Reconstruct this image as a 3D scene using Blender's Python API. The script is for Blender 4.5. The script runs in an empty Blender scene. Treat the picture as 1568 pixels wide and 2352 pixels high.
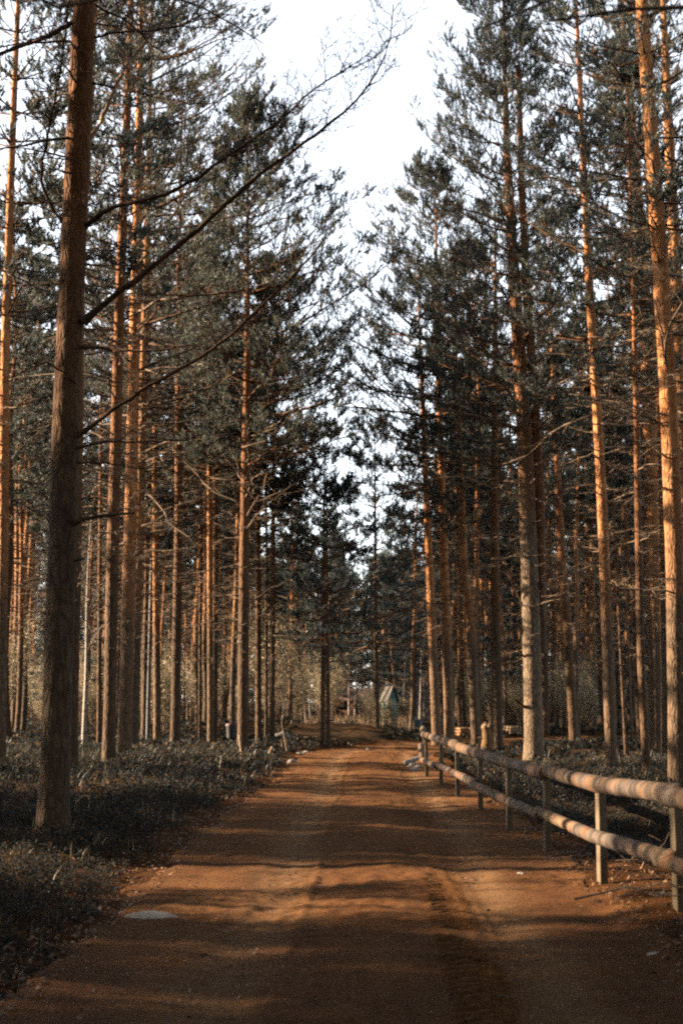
import bpy, math, numpy as np
from mathutils import Vector, Matrix
rng = np.random.default_rng(7)
S = bpy.context.scene
COL = S.collection
# ------------------------------------------------------------------ camera geometry (pixels of a 1568 x 2352 frame)
F, CX, CY, HZ, CAMZ = 2940.0, 784.0, 1176.0, 1608.0, 1.6
PITCH = math.atan((HZ - CY) / F)
cp, sp = math.cos(PITCH), math.sin(PITCH)

def ray(px, py):
    u = (px - CX) / F; v = (CY - py) / F
    return np.array([u, cp - v * sp, sp + v * cp])

def at(px, py, Y):
    d = ray(px, py); t = Y / d[1]
    return np.array([d[0] * t, Y, CAMZ + d[2] * t])

# ------------------------------------------------------------------ noise
_L = np.random.default_rng(3).random((256, 256))
def vn(x, y):
    x = np.asarray(x, float); y = np.asarray(y, float)
    xi = np.floor(x).astype(int); yi = np.floor(y).astype(int)
    fx = x - xi; fy = y - yi
    fx = fx * fx * (3 - 2 * fx); fy = fy * fy * (3 - 2 * fy)
    a = _L[xi % 256, yi % 256]; b = _L[(xi + 1) % 256, yi % 256]
    c = _L[xi % 256, (yi + 1) % 256]; d = _L[(xi + 1) % 256, (yi + 1) % 256]
    return (a * (1 - fx) + b * fx) * (1 - fy) + (c * (1 - fx) + d * fx) * fy - 0.5
def fbm(x, y, o=4):
    s = 0; a = 1.0
    for k in range(o):
        s = s + a * vn(x * 2**k + 17.3 * k, y * 2**k + 5.1 * k); a *= 0.5
    return s
def sst(a, b, x):
    t = np.clip((x - a) / (b - a), 0, 1); return t * t * (3 - 2 * t)

ROADHW = 1.95
def rcx(y):
    y = np.asarray(y, float)
    k = np.maximum(y - 37, 0)
    return np.where(y < 37, 0.02 * y - 0.3 + 0.3, 0.74 + 0.028 * k * k)
def gbase(x, y):
    x = np.asarray(x, float); y = np.asarray(y, float)
    c = rcx(y); d = x - c
    z = 0.20 * sst(1.9, 3.4, -d) * sst(-4, 4, y)
    near = sst(46, 36, y)
    z = z - 0.22 * np.exp(-((d - 3.9) / 0.9) ** 2) * near
    z = z + 0.06 * sst(1.7, 2.2, d) * sst(13, 10, y)
    z = z + 0.42 * np.exp(-((y - 52) / 3.6) ** 2) * sst(3.4, 0.5, x) * sst(-9, -4, x)
    off = sst(1.5, 3.0, np.abs(d))
    z = z + off * (0.16 * fbm(x * 0.35, y * 0.35, 3) + 0.05 * fbm(x * 2.1, y * 2.1, 2))
    return z + 0.04 * fbm(x * 0.15 + 9, y * 0.15, 2)
def ground(px, py):
    d = ray(px, py); z = 0.0
    for k in range(12):
        t = (z - CAMZ) / d[2]; p = d * t; z = 0.5 * z + 0.5 * float(gbase(p[0], p[1]))
    t = (z - CAMZ) / d[2]
    return np.array([d[0] * t, d[1] * t, z])

# ------------------------------------------------------------------ objects
def new_mesh(name, V, faces=None, tris=None, mats=(), mi=None, smooth=False, quads=None):
    me = bpy.data.meshes.new(name)
    V = np.ascontiguousarray(V, dtype=np.float32)
    if faces is not None:
        me.from_pydata([tuple(v) for v in V], [], [tuple(int(i) for i in f) for f in faces])
    else:
        parts = []; sizes = []
        if tris is not None and len(tris): parts.append(np.asarray(tris, np.int32).ravel()); sizes.append(np.full(len(tris), 3, np.int32))
        if quads is not None and len(quads): parts.append(np.asarray(quads, np.int32).ravel()); sizes.append(np.full(len(quads), 4, np.int32))
        li = np.concatenate(parts); sz = np.concatenate(sizes)
        me.vertices.add(len(V)); me.vertices.foreach_set('co', V.ravel())
        me.loops.add(len(li)); me.loops.foreach_set('vertex_index', li)
        me.polygons.add(len(sz))
        me.polygons.foreach_set('loop_start', np.concatenate([[0], np.cumsum(sz)[:-1]]).astype(np.int32))
        me.polygons.foreach_set('loop_total', sz)
        me.update(calc_edges=True)
    for m in mats: me.materials.append(m)
    if mi is not None: me.polygons.foreach_set('material_index', np.asarray(mi, np.int32))
    if smooth: me.polygons.foreach_set('use_smooth', np.ones(len(me.polygons), bool))
    me.update()
    return me
def obj(name, me, parent=None, loc=None):
    o = bpy.data.objects.new(name, me); COL.objects.link(o)
    if parent is not None: o.parent = parent
    if loc is not None: o.location = [float(v) for v in loc]
    return o
def tag(o, label, cat, group=None):
    o['label'] = label; o['category'] = cat
    if group: o['group'] = group
    return o
def thing(name, loc, label, cat, group=None, rz=0):
    o = obj(name, None, None, loc); o.rotation_euler = (0, 0, rz)
    o.empty_display_size = 0.2
    return tag(o, label, cat, group)
def kind(o, k): o['kind'] = k; return o

def tubes(P, R, sides=4, cap=True):
    """P (n,k,3), R (n,k) -> verts, quads"""
    P = np.asarray(P, float); R = np.asarray(R, float)
    n, k, _ = P.shape
    T = np.gradient(P, axis=1); T /= np.linalg.norm(T, axis=2, keepdims=True) + 1e-9
    ref = np.where(np.abs(T[..., 2:3]) > 0.9, np.array([1.0, 0, 0]), np.array([0, 0, 1.0]))
    A = np.cross(T, ref); A /= np.linalg.norm(A, axis=2, keepdims=True) + 1e-9
    B = np.cross(T, A)
    th = np.linspace(0, 2 * math.pi, sides, endpoint=False)
    V = P[:, :, None] + R[:, :, None, None] * (np.cos(th)[None, None, :, None] * A[:, :, None] + np.sin(th)[None, None, :, None] * B[:, :, None])
    idx = np.arange(n * k * sides).reshape(n, k, sides)
    a = idx[:, :-1]; b = idx[:, 1:]
    Q = np.stack([a, np.roll(a, -1, 2), np.roll(b, -1, 2), b], -1).reshape(-1, 4)
    if cap and sides == 4:
        Q = np.concatenate([Q, idx[:, 0, ::-1], idx[:, -1]])
    return V.reshape(-1, 3), Q

class MB:
    def __init__(s): s.V = []; s.T = []; s.Q = []; s.mt = []; s.mq = []; s.n = 0
    def add(s, V, T=None, Q=None, m=0):
        if T is not None and len(T): s.T.append(np.asarray(T) + s.n); s.mt.append(np.full(len(T), m))
        if Q is not None and len(Q): s.Q.append(np.asarray(Q) + s.n); s.mq.append(np.full(len(Q), m))
        s.V.append(V); s.n += len(V)
    def mesh(s, name, mats, smooth=False):
        T = np.concatenate(s.T) if s.T else None; Q = np.concatenate(s.Q) if s.Q else None
        mi = np.concatenate(([*s.mt] if s.T else []) + ([*s.mq] if s.Q else []))
        return new_mesh(name, np.concatenate(s.V), tris=T, quads=Q, mats=mats, mi=mi, smooth=smooth)

# ------------------------------------------------------------------ materials
def mat(name, rough=0.9, spec=0.15):
    m = bpy.data.materials.new(name); m.use_nodes = True
    nt = m.node_tree; b = nt.nodes['Principled BSDF']
    b.inputs['Roughness'].default_value = rough
    b.inputs['Specular IOR Level'].default_value = spec
    return m, nt, b
def nd(nt, t, **kw):
    n = nt.nodes.new(t)
    for k, v in kw.items():
        if k in n.inputs: n.inputs[k].default_value = v
        else: setattr(n, k, v)
    return n
def lk(nt, a, b): nt.links.new(a, b)
def ramp(nt, fac, stops, interp='LINEAR'):
    r = nt.nodes.new('ShaderNodeValToRGB'); r.color_ramp.interpolation = interp
    e = r.color_ramp.elements
    while len(e) < len(stops): e.new(0.5)
    for i, (p, c) in enumerate(stops):
        e[i].position = p; e[i].color = (*c, 1) if len(c) == 3 else c
    lk(nt, fac, r.inputs[0]); return r.outputs[0]
def mix(nt, f, a, b, blend='MIX'):
    n = nt.nodes.new('ShaderNodeMix'); n.data_type = 'RGBA'; n.blend_type = blend
    for s, v in ((n.inputs[0], f), (n.inputs[6], a), (n.inputs[7], b)):
        if isinstance(v, (float, int)): s.default_value = v
        elif isinstance(v, tuple): s.default_value = (*v, 1)
        else: lk(nt, v, s)
    return n.outputs[2]
def coords(nt, scale=(1, 1, 1), kind_='Object'):
    tc = nt.nodes.new('ShaderNodeTexCoord'); mp = nt.nodes.new('ShaderNodeMapping')
    mp.inputs['Scale'].default_value = scale
    lk(nt, tc.outputs[kind_], mp.inputs[0]); return mp.outputs[0]
def noise(nt, vec, scale, detail=4, rough=0.6, dist=0.0):
    n = nd(nt, 'ShaderNodeTexNoise'); n.inputs['Scale'].default_value = scale
    n.inputs['Detail'].default_value = detail; n.inputs['Roughness'].default_value = rough
    n.inputs['Distortion'].default_value = dist
    lk(nt, vec, n.inputs['Vector']); return n.outputs[0]
def bump(nt, b, h, strength=0.6, dist=0.02):
    n = nt.nodes.new('ShaderNodeBump'); n.inputs['Strength'].default_value = strength
    n.inputs['Distance'].default_value = dist
    lk(nt, h, n.inputs['Height']); lk(nt, n.outputs[0], b.inputs['Normal'])

def bark_material(name, low=(0.062, 0.046, 0.033), low2=(0.13, 0.092, 0.058), hi=(0.17, 0.074, 0.030), hi2=(0.29, 0.15, 0.068), z0=3.5, z1=10.0):
    m, nt, b = mat(name, 0.92, 0.1)
    v = coords(nt, (1, 1, 0.30)); v2 = coords(nt, (1, 1, 0.35))
    vo = nd(nt, 'ShaderNodeTexVoronoi'); vo.feature = 'DISTANCE_TO_EDGE'; vo.inputs['Scale'].default_value = 13
    vd = nd(nt, 'ShaderNodeVectorMath'); vd.operation = 'ADD'
    nn = nd(nt, 'ShaderNodeTexNoise'); nn.inputs['Scale'].default_value = 6; lk(nt, v, nn.inputs['Vector'])
    ms = nd(nt, 'ShaderNodeVectorMath'); ms.operation = 'SCALE'; ms.inputs['Scale'].default_value = 0.12
    lk(nt, nn.outputs['Color'], ms.inputs[0]); lk(nt, v, vd.inputs[0]); lk(nt, ms.outputs[0], vd.inputs[1]); lk(nt, vd.outputs[0], vo.inputs['Vector'])
    crack = ramp(nt, vo.outputs['Distance'], [(0.0, (0, 0, 0)), (0.22, (1, 1, 1))])
    n1 = noise(nt, v2, 9, 6, 0.7); n2 = noise(nt, v, 30, 4, 0.6)
    lowc = mix(nt, ramp(nt, n1, [(0.35, (0, 0, 0)), (0.65, (1, 1, 1))]), low, low2)
    lowc = mix(nt, crack, mix(nt, 0.5, lowc, (0.03, 0.024, 0.02)), lowc)
    n3 = noise(nt, v2, 5, 5, 0.7)
    hic = mix(nt, ramp(nt, n3, [(0.38, (0, 0, 0)), (0.62, (1, 1, 1))]), hi, hi2)
    fl = ramp(nt, noise(nt, v, 14, 5, 0.75, 1.0), [(0.56, (0, 0, 0)), (0.66, (1, 1, 1))])
    hic = mix(nt, fl, hic, (0.13, 0.07, 0.04))
    tc = nt.nodes.new('ShaderNodeTexCoord'); sx = nt.nodes.new('ShaderNodeSeparateXYZ'); lk(nt, tc.outputs['Object'], sx.inputs[0])
    mr = nd(nt, 'ShaderNodeMapRange'); mr.inputs['From Min'].default_value = z0; mr.inputs['From Max'].default_value = z1
    ad = nd(nt, 'ShaderNodeMath'); ad.operation = 'MULTIPLY_ADD'; lk(nt, noise(nt, v, 1.5, 3, 0.6), ad.inputs[0]); ad.inputs[1].default_value = 5.0
    sub = nd(nt, 'ShaderNodeMath'); sub.operation = 'SUBTRACT'; lk(nt, sx.outputs[2], sub.inputs[0]); sub.inputs[1].default_value = 2.5
    lk(nt, sub.outputs[0], ad.inputs[2]); lk(nt, ad.outputs[0], mr.inputs['Value'])
    c = mix(nt, mr.outputs[0], lowc, hic)
    oi = nt.nodes.new('ShaderNodeObjectInfo')
    var = ramp(nt, oi.outputs['Random'], [(0, (0.72, 0.76, 0.80)), (1, (1.08, 1.0, 0.95))])
    c = mix(nt, 1.0, c, var, 'MULTIPLY')
    lk(nt, c, b.inputs['Base Color'])
    hm = nd(nt, 'ShaderNodeMath'); hm.operation = 'ADD'
    lk(nt, crack, hm.inputs[0]); lk(nt, n2, hm.inputs[1]); bump(nt, b, hm.outputs[0], 0.9, 0.016)
    return m
BARK = bark_material('pine_bark')
BARK_RED = bark_material('red_pine_bark', hi=(0.21, 0.09, 0.034), hi2=(0.37, 0.195, 0.088), z0=2.5, z1=7.5)
BARK_PALE = bark_material('pale_pine_bark', low=(0.15, 0.115, 0.08), low2=(0.29, 0.225, 0.155), z0=6.0, z1=10.0)

def wood_mat(name, c1, c2, scale=8):
    m, nt, b = mat(name, 0.95, 0.1)
    v = coords(nt)
    c = mix(nt, ramp(nt, noise(nt, v, scale, 4, 0.65), [(0.35, (0, 0, 0)), (0.68, (1, 1, 1))]), c1, c2)
    lk(nt, c, b.inputs['Base Color']); bump(nt, b, noise(nt, v, 40, 3), 0.5, 0.01)
    return m
LIVEWOOD = wood_mat('live_twig_wood', (0.05, 0.028, 0.016), (0.13, 0.065, 0.03), 3)
DEADWOOD = wood_mat('dead_twig_wood', (0.06, 0.045, 0.035), (0.22, 0.155, 0.105), 1.3)
LIMBWOOD = wood_mat('limb_bark', (0.035, 0.021, 0.015), (0.09, 0.048, 0.028), 5)
PALEWOOD = wood_mat('pale_dead_wood', (0.20, 0.135, 0.085), (0.34, 0.24, 0.155), 5)

def leaf_mat(name, cols, trans=0.25, patch=None):
    m = bpy.data.materials.new(name); m.use_nodes = True; nt = m.node_tree
    b = nt.nodes['Principled BSDF']; out = nt.nodes['Material Output']
    b.inputs['Roughness'].default_value = 0.55; b.inputs['Specular IOR Level'].default_value = 0.25
    g = nt.nodes.new('ShaderNodeNewGeometry')
    n = len(cols)
    c = ramp(nt, g.outputs['Random Per Island'], [(i / (n - 1), cc) for i, cc in enumerate(cols)])
    if patch:
        f = ramp(nt, noise(nt, coords(nt), patch[0], 3, 0.6), [(patch[1], (0, 0, 0)), (patch[2], (1, 1, 1))])
        c = mix(nt, f, c, patch[3])
    lk(nt, c, b.inputs['Base Color'])
    t = nt.nodes.new('ShaderNodeBsdfTranslucent'); lk(nt, c, t.inputs[0])
    ms = nt.nodes.new('ShaderNodeMixShader'); ms.inputs[0].default_value = trans
    lk(nt, b.outputs[0], ms.inputs[1]); lk(nt, t.outputs[0], ms.inputs[2]); lk(nt, ms.outputs[0], out.inputs[0])
    return m
NEEDLE = leaf_mat('pine_needles', [(0.020, 0.030, 0.031), (0.038, 0.048, 0.046), (0.066, 0.073, 0.066), (0.11, 0.108, 0.088)], 0.4)
NEEDLE_DK = leaf_mat('dark_spruce_needles', [(0.018, 0.028, 0.029), (0.034, 0.043, 0.042), (0.06, 0.065, 0.058)], 0.4)  # darker needle mix for the low-branched pines and the far wood
BUSHLEAF = leaf_mat('willow_leaves', [(0.08, 0.08, 0.065), (0.14, 0.13, 0.10), (0.24, 0.20, 0.14)], 0.3)
COVER = leaf_mat('berry_shrub_leaves', [(0.010, 0.014, 0.013), (0.020, 0.025, 0.023), (0.042, 0.047, 0.042), (0.018, 0.022, 0.02), (0.10, 0.055, 0.016)], 0.25,
                 (0.8, 0.57, 0.70, (0.05, 0.05, 0.04)))
GRASS = leaf_mat('dry_grass', [(0.018, 0.021, 0.018), (0.04, 0.04, 0.03), (0.10, 0.075, 0.042), (0.03, 0.032, 0.026)], 0.3)
LITTER = leaf_mat('needle_litter', [(0.06, 0.03, 0.013), (0.13, 0.06, 0.024), (0.22, 0.12, 0.055), (0.09, 0.042, 0.018)], 0.0)

def dirt_mats():
    m, nt, b = mat('dirt_road', 0.97, 0.05)
    v = coords(nt); vs = coords(nt, (1.0, 0.25, 1.0))
    big = noise(nt, vs, 1.4, 4, 0.6); fine = noise(nt, v, 22, 6, 0.75); pit = noise(nt, v, 90, 4, 0.7)
    c = ramp(nt, big, [(0.3, (0.062, 0.030, 0.0125)), (0.52, (0.10, 0.051, 0.0225)), (0.7, (0.14, 0.078, 0.038))])
    c = mix(nt, ramp(nt, fine, [(0.42, (0, 0, 0)), (0.62, (1, 1, 1))]), mix(nt, 0.45, c, (0.06, 0.028, 0.012)), c)
    c = mix(nt, ramp(nt, pit, [(0.62, (0, 0, 0)), (0.70, (0.7, 0.7, 0.7))]), c, (0.20, 0.13, 0.072))
    ra = nt.nodes.new('ShaderNodeAttribute'); ra.attribute_name = 'rut'
    c = mix(nt, ra.outputs['Fac'], c, mix(nt, fine, (0.095, 0.058, 0.034), (0.15, 0.095, 0.058)))
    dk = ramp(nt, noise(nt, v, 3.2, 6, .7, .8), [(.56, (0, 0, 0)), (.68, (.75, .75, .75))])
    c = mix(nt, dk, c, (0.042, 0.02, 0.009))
    lk(nt, c, b.inputs['Base Color'])
    a = nd(nt, 'ShaderNodeMath'); a.operation = 'ADD'; lk(nt, fine, a.inputs[0]); lk(nt, pit, a.inputs[1])
    bump(nt, b, a.outputs[0], 0.8, 0.03)
    g, nt, b = mat('forest_floor', 1.0, 0.03)
    v = coords(nt)
    n1 = noise(nt, v, 0.9, 5, 0.65); fine = noise(nt, v, 28, 5, 0.75)
    c = ramp(nt, n1, [(0.38, (0.02, 0.02, 0.015)), (0.55, (0.045, 0.03, 0.018)), (0.7, (0.09, 0.048, 0.02))])
    at_ = nt.nodes.new('ShaderNodeAttribute'); at_.attribute_name = 'dirt'
    f = nd(nt, 'ShaderNodeMath'); f.operation = 'MULTIPLY_ADD'; lk(nt, n1, f.inputs[0]); f.inputs[1].default_value = 1.6
    lk(nt, at_.outputs['Fac'], f.inputs[2])
    ff = ramp(nt, f.outputs[0], [(0.95, (0, 0, 0)), (1.0, (1, 1, 1))])
    f2 = nd(nt, 'ShaderNodeMapRange'); f2.inputs['From Min'].default_value = 0.9; f2.inputs['From Max'].default_value = 1.35; lk(nt, f.outputs[0], f2.inputs[0])
    c = mix(nt, f2.outputs[0], c, mix(nt, fine, (0.026, 0.012, 0.005), (0.12, 0.056, 0.02)))
    c = mix(nt, ramp(nt, fine, [(0.4, (0, 0, 0)), (0.6, (1, 1, 1))]), mix(nt, 0.5, c, (0.02, 0.015, 0.01)), c)
    lk(nt, c, b.inputs['Base Color']); bump(nt, b, fine, 0.9, 0.05)
    return m, g
ROADM, FLOORM = dirt_mats()

COVER.node_tree.nodes['Principled BSDF'].inputs['Roughness'].default_value = .95; COVER.node_tree.nodes['Principled BSDF'].inputs['Specular IOR Level'].default_value = .03
# ------------------------------------------------------------------ ground and road
def lines(segs):
    out = []
    for a, b, s in segs: out.append(np.arange(a, b - 1e-6, s))
    out.append([segs[-1][1]]); return np.concatenate(out)
def grid(X, Y):
    gx, gy = np.meshgrid(X, Y)
    i = np.arange(gx.size).reshape(gx.shape)
    Q = np.stack([i[:-1, :-1], i[:-1, 1:], i[1:, 1:], i[1:, :-1]], -1).reshape(-1, 4)
    return gx, gy, Q
def build_ground():
    X = lines([(-600, -120, 40), (-120, -40, 8), (-40, -12, 1), (-12, -5, 0.25), (-5, 5, 0.08), (5, 12, 0.25), (12, 40, 1), (40, 120, 8), (120, 600, 40)])
    Y = lines([(-60, 0, 4), (0, 5, 0.4), (5, 22, 0.08), (22, 60, 0.2), (60, 120, 1), (120, 240, 8), (240, 900, 60)])
    gx, gy, Q = grid(X, Y)
    d = np.abs(gx - rcx(gy))
    z = gbase(gx, gy) - 0.09 * sst(ROADHW + 0.02, ROADHW - 0.25, d) * (gy < 66)
    z = z + (d > 1.9) * (d < 12) * 0.03 * fbm(gx * 7, gy * 7, 2)
    V = np.stack([gx, gy, z], -1).reshape(-1, 3)
    me = new_mesh('ground', V, quads=Q, mats=[FLOORM], smooth=True)
    at_ = me.attributes.new('dirt', 'FLOAT', 'POINT')
    dd = gx - rcx(gy)
    wl = 0.55 + 0.5 * sst(16, 7, gy); wr = 0.7 + 1.1 * sst(20, 8, gy)
    dirt = np.where(dd < 0, sst(ROADHW + wl + 0.5, ROADHW + wl - 0.4, -dd), sst(ROADHW + wr + 0.6, ROADHW + wr - 0.5, dd)) * (gy < 64)
    at_.data.foreach_set('value', (dirt * 0.75 - 0.05).astype(np.float32).ravel())
    kind(obj('ground', me), 'structure')
    # road
    Ux = np.linspace(-1, 1, 171); Y = lines([(-8, 5, 0.3), (5, 14, 0.03), (14, 26, 0.06), (26, 66, 0.15)])
    u, y, Q = grid(Ux, Y)
    w = ROADHW + 0.22 + 0.25 * vn(y * 0.7, y * 0 + np.sign(u) * 5) + 0.12 * vn(y * 3, y * 0 + np.sign(u) * 9)
    x = rcx(y) + u * w
    l = x - rcx(y)
    z = gbase(x, y) + 0.012
    for c, dp in ((-0.78, 0.022), (0.92, 0.018)):
        cc = c + 0.10 * vn(y * 0.25, y * 0 + c)
        z = z - dp * np.exp(-((l - cc) / 0.22) ** 2)
    z = z + 0.02 * np.exp(-((l - 0.1) / 0.35) ** 2) + 0.025 * fbm(x * 1.6, y * 0.8, 3) + 0.018 * fbm(x * 7, y * 6, 3)*(0.5+np.clip(2*fbm(x*.8,y*.5+40,2)+.5,0,1))
    # cross ripples on the far half
    z = z + 0.018 * sst(14, 24, y) * np.sin(y * 3.1 + 3 * vn(x * 0.6, y * 0.3))
    # tyre tread marks
    tr = sst(0.20, 0.14, np.abs(l - 0.62 - 0.05 * vn(y * 0.3, y * 0 + 2))) * sst(13, 10, y)
    z = z + 0.013 * tr * np.sign(np.sin((y + 0.7 * np.abs(l - 0.62)) * 2 * math.pi / 0.125)) * (vn(x * 2, y * 1.2) > -0.28)
    smooth_tr = sst(0.16, 0.1, np.abs(l - 1.05 - 0.05 * vn(y * 0.3, y * 0 + 2)))
    z = z + 0.007 * np.exp(-((l - 0.86 - 0.04 * vn(y * 0.4, y * 0 + 3)) / 0.025) ** 2) * sst(13, 10, y)
    # crisp tyre ridges in the middle distance
    z = z + 0.006 * np.exp(-((l - 0.72 + 0.05 * vn(y * .5, y * 0)) / 0.03) ** 2) + 0.01 * np.exp(-((l + 0.5 + 0.06 * vn(y * .4, y * 0)) / 0.03) ** 2)
    z = z - 0.12 * sst(0.90, 1.0, np.abs(u) + .05 * vn(y * 5, x * 3))
    V = np.stack([x, y, z], -1).reshape(-1, 3)
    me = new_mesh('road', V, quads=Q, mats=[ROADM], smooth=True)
    rt = sum(np.exp(-((l - c - 0.12 * vn(y * .25, y * 0 + c)) / wd) ** 2) for c, wd in ((-.80, .26), (1.10, .20))) * (1 + .7 * fbm(x * 2, y * .6, 3))
    me.attributes.new('rut', 'FLOAT', 'POINT').data.foreach_set('value', np.clip(rt, 0, 1).astype(np.float32).ravel())
    kind(obj('road', me), 'structure')
build_ground()

# ------------------------------------------------------------------ needles, twigs
def unit(v): return v / (np.linalg.norm(v, axis=-1, keepdims=True) + 1e-9)
def needles(P, D, r, n=9, L=0.085, W=0.010, shoot=0.13, spread=0.75):
    m = len(P); P = np.repeat(P, n, 0); D = unit(np.repeat(D, n, 0))
    rad = unit(np.cross(D, r.normal(size=(m * n, 3))))
    t = r.random((m * n, 1))
    base = P + D * t * shoot
    nd_ = unit(D * (0.55 + 0.6 * t) + rad * spread)
    sd = unit(np.cross(nd_, r.normal(size=(m * n, 3)))) * (W * (0.7 + 0.6 * r.random((m * n, 1))))
    ln = L * (0.7 + 0.5 * r.random((m * n, 1)))
    V = np.stack([base - sd * 0.5, base + sd * 0.5, base + nd_ * ln], 1).reshape(-1, 3)
    return V, np.arange(m * n * 3).reshape(-1, 3)

def limbs(r, n, z, az, L, pitch, curve, k=7, wob=0.06):
    t = np.linspace(0, 1, k)[None, :]
    daz = np.cumsum(r.normal(0, wob, (n, k)), 1)
    a = az[:, None] + daz
    hor = L[:, None] * t * np.cos(pitch)[:, None]
    zz = z[:, None] + L[:, None] * (np.sin(pitch)[:, None] * t + curve[:, None] * t * t) + np.cumsum(r.normal(0, 0.012, (n, k)), 1) * L[:, None]
    P = np.stack([hor * np.cos(a), hor * np.sin(a), zz], -1)
    return P
def children(r, P, m, lo, hi, frac, ang, up, k=3, expo=1.0, droop=0.0):
    """m side shoots on each polyline of P (n,K,3)"""
    n, K, _ = P.shape
    t = lo + (hi - lo) * (np.tile(np.arange(m), n) + r.random(n * m)) / m
    i = np.repeat(np.arange(n), m)
    f = t * (K - 1); a = np.minimum(f.astype(int), K - 2); w = (f - a)[:, None]
    base = P[i, a] * (1 - w) + P[i, a + 1] * w
    T = unit(P[i, a + 1] - P[i, a])
    Lp = np.linalg.norm(P[:, -1] - P[:, 0], axis=1)[i]
    side = np.where(np.arange(n * m) % 2 == 0, 1.0, -1.0)[:, None]
    S_ = unit(np.cross(T, np.array([0, 0, 1.0]) + r.normal(0, 0.14, (n * m, 3))))
    D = unit(T * math.cos(ang) + S_ * side * math.sin(ang) + r.normal(0, 0.16, (n * m, 3)) + np.array([0, 0, up]))
    Ln = Lp * frac * (1.15 - t * 0.75) ** expo * (0.55 + 0.7 * r.random(n * m))
    tt = np.linspace(0, 1, k)[None, :, None]
    C = base[:, None] + D[:, None] * Ln[:, None, None] * tt
    C[..., 2] += (tt[..., 0] ** 2) * (0.16 - droop) * Ln[:, None]
    C[:, 1:] += r.normal(0, 0.05, (len(C), k - 1, 3)) * Ln[:, None, None]
    return C, Ln, t

def pine(r, H, zl, R, zd=2.5, dens=1.0, dead=1.0, offs=None, asym=None, shape=1.0, needle_scale=1.0, low=False, NN=22):
    """returns (crown MB, dead MB).  asym=(azimuth, gain).  offs(z)->(n,2) trunk offset"""
    crown, deadm = MB(), MB()
    # live limbs
    step = 0.80 / dens ** 0.5
    zs = np.arange(zl, H - 0.25, step)
    nz = 6
    z = np.repeat(zs + r.normal(0, .12, len(zs)), nz) + r.normal(0, 0.06, len(zs) * nz)
    n = len(z)
    s = np.clip((z - zl) / (H - zl), 0, 1)
    az = np.repeat(r.random(len(zs)) * 6.28, nz) + np.tile(np.arange(nz), len(zs)) * 2 * math.pi / nz + r.normal(0, 0.3, n)
    prof = np.clip(1.0 - s, 0.02, 1) ** (0.62 * shape) * (0.72 + 0.28 * np.sin(np.clip(s * 3.2, 0, 1.57)))
    L = R * prof * (0.55 + 0.6 * r.random(n)) + 0.25
    if asym is not None: L = L * (1 + asym[1] * np.cos(az - asym[0]))
    pitch = np.radians(0 + 42 * s + r.normal(0, 7, n)); curve = 0.10 + 0.22 * r.random(n)
    if low: pitch = np.radians(-8 + 45 * s + r.normal(0, 7, n))
    P = limbs(r, n, z, az, L, pitch, curve)
    r0 = 0.010 + 0.0085 * L
    t7 = np.linspace(0, 1, 7)[None]
    def bend(A):
        if offs is None: return A
        o = offs(A[..., 2].ravel()).reshape(A.shape[:-1] + (2,))
        A = A.copy(); A[..., :2] += o; return A
    V, Q = tubes(bend(P), r0[:, None] * (1 - 0.8 * t7), 4); crown.add(V, Q=Q, m=1)
    m1 = max(5, int(9 * dens))
    C, Ln, t = children(r, P, m1, 0.28, 1.0, 0.42, math.radians(48), 0.12)
    V, Q = tubes(bend(C), np.array([0.008, 0.005, 0.003])[None] * (0.6 + Ln[:, None]), 3); crown.add(V, Q=Q, m=1)
    m2 = 4
    C2, L2, t2 = children(r, C, m2, 0.40, 1.05, 0.55, math.radians(42), 0.3)
    keep = np.repeat(r.random(len(C)) < 0.62, m2)
    C2 = C2[keep]; 
    V, Q = tubes(bend(C2), np.full((len(C2), 3), 0.003) * np.array([1, .8, .6]), 3); crown.add(V, Q=Q, m=1)
    Pn = [C2[:, 1], C2[:, 0] * .6 + C2[:, 1] * .4, C[:, -1], P[:, -1]]
    Dn = [unit(C2[:, -1] - C2[:, 0]) + [0, 0, 0.45], unit(C2[:, -1] - C2[:, 0]) + r.normal(0, 0.4, (len(C2), 3)) + [0, 0, 0.5], unit(C[:, -1] - C[:, 0]) + [0, 0, 0.4], np.tile([0, 0, 1.0], (n, 1))]
    Pn = np.concatenate(Pn); Dn = np.concatenate(Dn)
    V, T = needles(bend(Pn), Dn, r, n=NN, L=0.085 * needle_scale, W=0.024 * needle_scale, shoot=0.26 * needle_scale, spread=.6)
    crown.add(V, T=T, m=0)
    # dead limbs
    if dead > 0 and zl + 1 > zd:
        zs = np.arange(zd, zl + 1.2, 0.36 / dead)
        nz = 3; z = np.repeat(zs, nz) + r.normal(0, 0.1, len(zs) * nz); n = len(z)
        az = r.random(n) * 6.28
        rel = np.clip((z - zd) / max(zl - zd, 1), 0, 1)
        L = (0.35 + (R * 0.85) * rel ** 0.8) * (0.25 + 0.95 * r.random(n) ** 1.3)
        pitch = np.radians(r.normal(-2, 14, n)) + 0.15 * rel; curve = r.normal(0.0, 0.14, n)
        P = limbs(r, n, z, az, L, pitch, curve, wob=0.10)
        V, Q = tubes(bend(P), (0.009 + 0.008 * L)[:, None] * (1 - 0.75 * t7), 4); deadm.add(V, Q=Q)
        C, Ln, t = children(r, P, 7, 0.2, 1.0, 0.38, math.radians(55), 0.0, droop=0.1)
        V, Q = tubes(bend(C), np.array([0.008, 0.006, 0.004])[None] * (0.7 + 0.5 * Ln[:, None]), 3); deadm.add(V, Q=Q)
        C2, L2, t2 = children(r, C, 3, 0.2, 1.0, 0.5, math.radians(50), 0.0, droop=0.12)
        V, Q = tubes(bend(C2), np.full((len(C2), 3), 0.003) * np.array([1, .8, .6]), 3); deadm.add(V, Q=Q)
    return crown, deadm

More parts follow.
